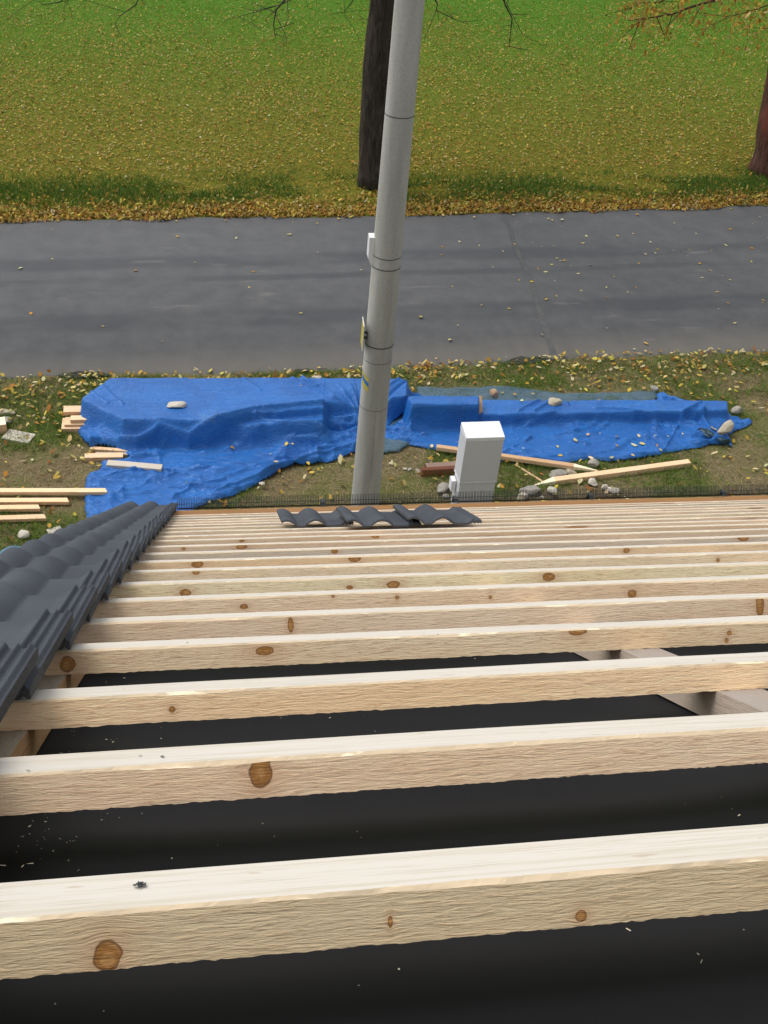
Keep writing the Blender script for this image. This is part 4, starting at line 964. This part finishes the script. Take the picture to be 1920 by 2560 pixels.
# ---- roof tiles: double-roll profile, local x across, y down-slope from the head, z up
TW, TL, TT = .332, .42, .012
def tprof(x):
    x = np.asarray(x); z = np.zeros(x.shape)
    for c_ in (.012, .150):
        d = np.abs(x-c_); z = np.maximum(z, np.where(d < .054, .029*np.cos(np.clip(d/.054, 0, 1)*np.pi/2)**.9, 0))
    z = z+np.where((x > .262), .012*sstep(.262, .290, x), 0)
    for c_ in (.292, .308, .324): z = z+.0075*np.exp(-((x-c_)/.0032)**2)
    z = z-.002*(x > .296)
    return z
def tile_mesh():
    xs_ = np.concatenate([np.linspace(-.012, .262, 62), np.linspace(.265, TW, 40)]); ys_ = np.concatenate([[0, .004, .03], np.linspace(.06, .36, 6), [.40, .414, .419, TL]])
    nx_, ny_ = len(xs_), len(ys_); V = []; zt = tprof(xs_); r_ = np.random.default_rng(3)
    for j, y_ in enumerate(ys_):
        e = -.0045 if j in (0, ny_-1) else (-.0015 if j in (1, ny_-2) else 0)
        for i, x_ in enumerate(xs_): V.append((x_, y_+r_.uniform(-.0006, .0006), zt[i]+TT+e))
    for j, y_ in enumerate(ys_):
        for i, x_ in enumerate(xs_): V.append((x_, y_, zt[i] if x_ < .262 else zt[i]*.6))
    F_ = []; M_ = []; o = nx_*ny_
    for j in range(ny_-1):
        for i in range(nx_-1):
            a = j*nx_+i; F_.append((a, a+1, a+1+nx_, a+nx_)); M_.append(0)
            F_.append((o+a, o+a+nx_, o+a+1+nx_, o+a+1)); M_.append(1)
    for i in range(nx_-1):
        F_.append((i, o+i, o+i+1, i+1)); M_.append(1); a = (ny_-1)*nx_+i; F_.append((a, a+1, o+a+1, o+a)); M_.append(1)
    for j in range(ny_-1):
        a = j*nx_; F_.append((a, a+nx_, o+a+nx_, o+a)); M_.append(1); a += nx_-1; F_.append((a, o+a, o+a+nx_, a+nx_)); M_.append(1)
    return V, F_, M_
tv, tf, tm = tile_mesh()
def cuts_smooth(o):
    o.data.polygons.foreach_set('use_smooth', [len(p.vertices) == 4 and m_ == 0 for p, m_ in zip(o.data.polygons, tm)])
ln0 = sorted(LINES.items()); heads = [(i, a) for i, (a, b) in ln0]+[(20, 7.27)]
proto = None; XT = -.221-TW
for i, s in heads:
    jx, jy, jr = rnd.uniform(-.0025, .0025), rnd.uniform(-.003, .003), rnd.uniform(-.004, .004)
    M_ = rl() @ Matrix.Translation((XT+jx, s-BW-.035+jy, .002)) @ Matrix.Rotation(jr, 4, 'Z') @ Matrix.Rotation(math.atan2(.029, .335), 4, 'X')
    if proto is None:
        proto = mesh_obj('roof_tile', tv, tf, None, house, False, [TILE, TEDGE], tm, local=M_); cuts_smooth(proto)
    else:
        o = proto.copy(); COL.objects.link(o); o.parent = house; o.matrix_local = M_
# loose tiles resting on the lower battens
TG = 'loose grey tiles lying on the lower battens'
def loose(px, py, dx, rot, lift, lab, roll=0.0, z=.0):
    X_, s_ = RF(px, py, 0.005); o = mesh_obj('roof_tile', tv, tf, None, None, False, [TILE, TEDGE], tm); cuts_smooth(o)
    o.matrix_world = rl() @ Matrix.Translation((X_-.058+dx, s_, .003+z)) @ Matrix.Rotation(rot, 4, 'Z') @ Matrix.Rotation(lift, 4, 'X') @ Matrix.Rotation(roll, 4, 'Y')
    return tag(o, lab, 'roof tile', TG)
loose(741, 1318, 0, -.01, .09, 'leftmost loose tile, partly under the middle one, on the lower battens')
loose(906, 1321.5, 0, .0, .105, 'middle loose tile overlapping its left neighbour on the lower battens', z=.008, roll=.02)
loose(1058.6, 1318.5, 0, .0, .10, 'rightmost loose tile, its ribbed edge uncovered, on the lower battens', z=.014, roll=.02)

# ---- small debris
chip = []; 
SPL = simple('wood_splinter', (.62, .55, .42), .8, .2, .2)
V = []
for _ in range(520):
    x = rnd.uniform(-.3, 1.3); s = rnd.uniform(.05, 3.1); 
    if rnd.random() < .35: x = -.2+abs(rnd.gauss(0, .07)); s = rnd.uniform(1.0, 1.9)
    L_ = rnd.choice((.0008, .001, .001, .0015, .002, .003, .006)); wd = .0003+.0005*rnd.random(); an = rnd.uniform(0, 6.28)
    dn = min(abs(x-q-.03) for q in CBX)
    if dn < .05: continue
    z = -BH-CH+.0015-.018*(1-math.exp(-(dn/.16)**2))+.005
    c_, s_ = math.cos(an), math.sin(an)
    for (u, v_) in ((-1, -1), (1, -1), (1, 1), (-1, 1)):
        V.append(RM @ Vector((x+u*L_/2*c_-v_*wd*s_, s+u*L_/2*s_+v_*wd*c_, z+rnd.uniform(0, .001))))
tag(fast_mesh('wood_splinters', np.array([tuple(q) for q in V]), 4, SPL), 'pale sawdust and wood splinters scattered on the black underlay', 'splinters', kind='stuff')
V = []
def fluff(px, py, sz, n):
    X_, s_ = RF(px, py, .002)
    for _ in range(n):
        an = rnd.uniform(0, 6.28); L_ = sz*rnd.uniform(.2, .6); a = X_+rnd.gauss(0, sz*.25); b = s_+rnd.gauss(0, sz*.25); c_, s2 = math.cos(an), math.sin(an)
        for (u, v_) in ((-1, -1), (1, -1), (1, 1), (-1, 1)): V.append(RM @ Vector((a+u*L_/2*c_-v_*.0004*s2, b+u*L_/2*s2+v_*.0004*c_, .0012+rnd.uniform(0, .0012))))
for a, b, s, n in ((352, 2210, .007, 40), (408, 1890, .005, 12), (350, 1888, .005, 5), (71, 1925, .005, 4), (468, 1606, .003, 8), (310, 1720, .003, 4), (1785, 1650, .004, 5), (1095, 1586, .003, 8), (1060, 1585, .003, 4), (733, 1440, .004, 3), (455, 1497, .004, 5)): fluff(a, b, s, n)
tag(fast_mesh('tar_crumbs', np.array([tuple(q) for q in V]), 4, BLK), 'little black crumbs and fluff on the pale batten tops', 'crumbs', kind='stuff')
# foam/plaster crumbs at the left counter batten
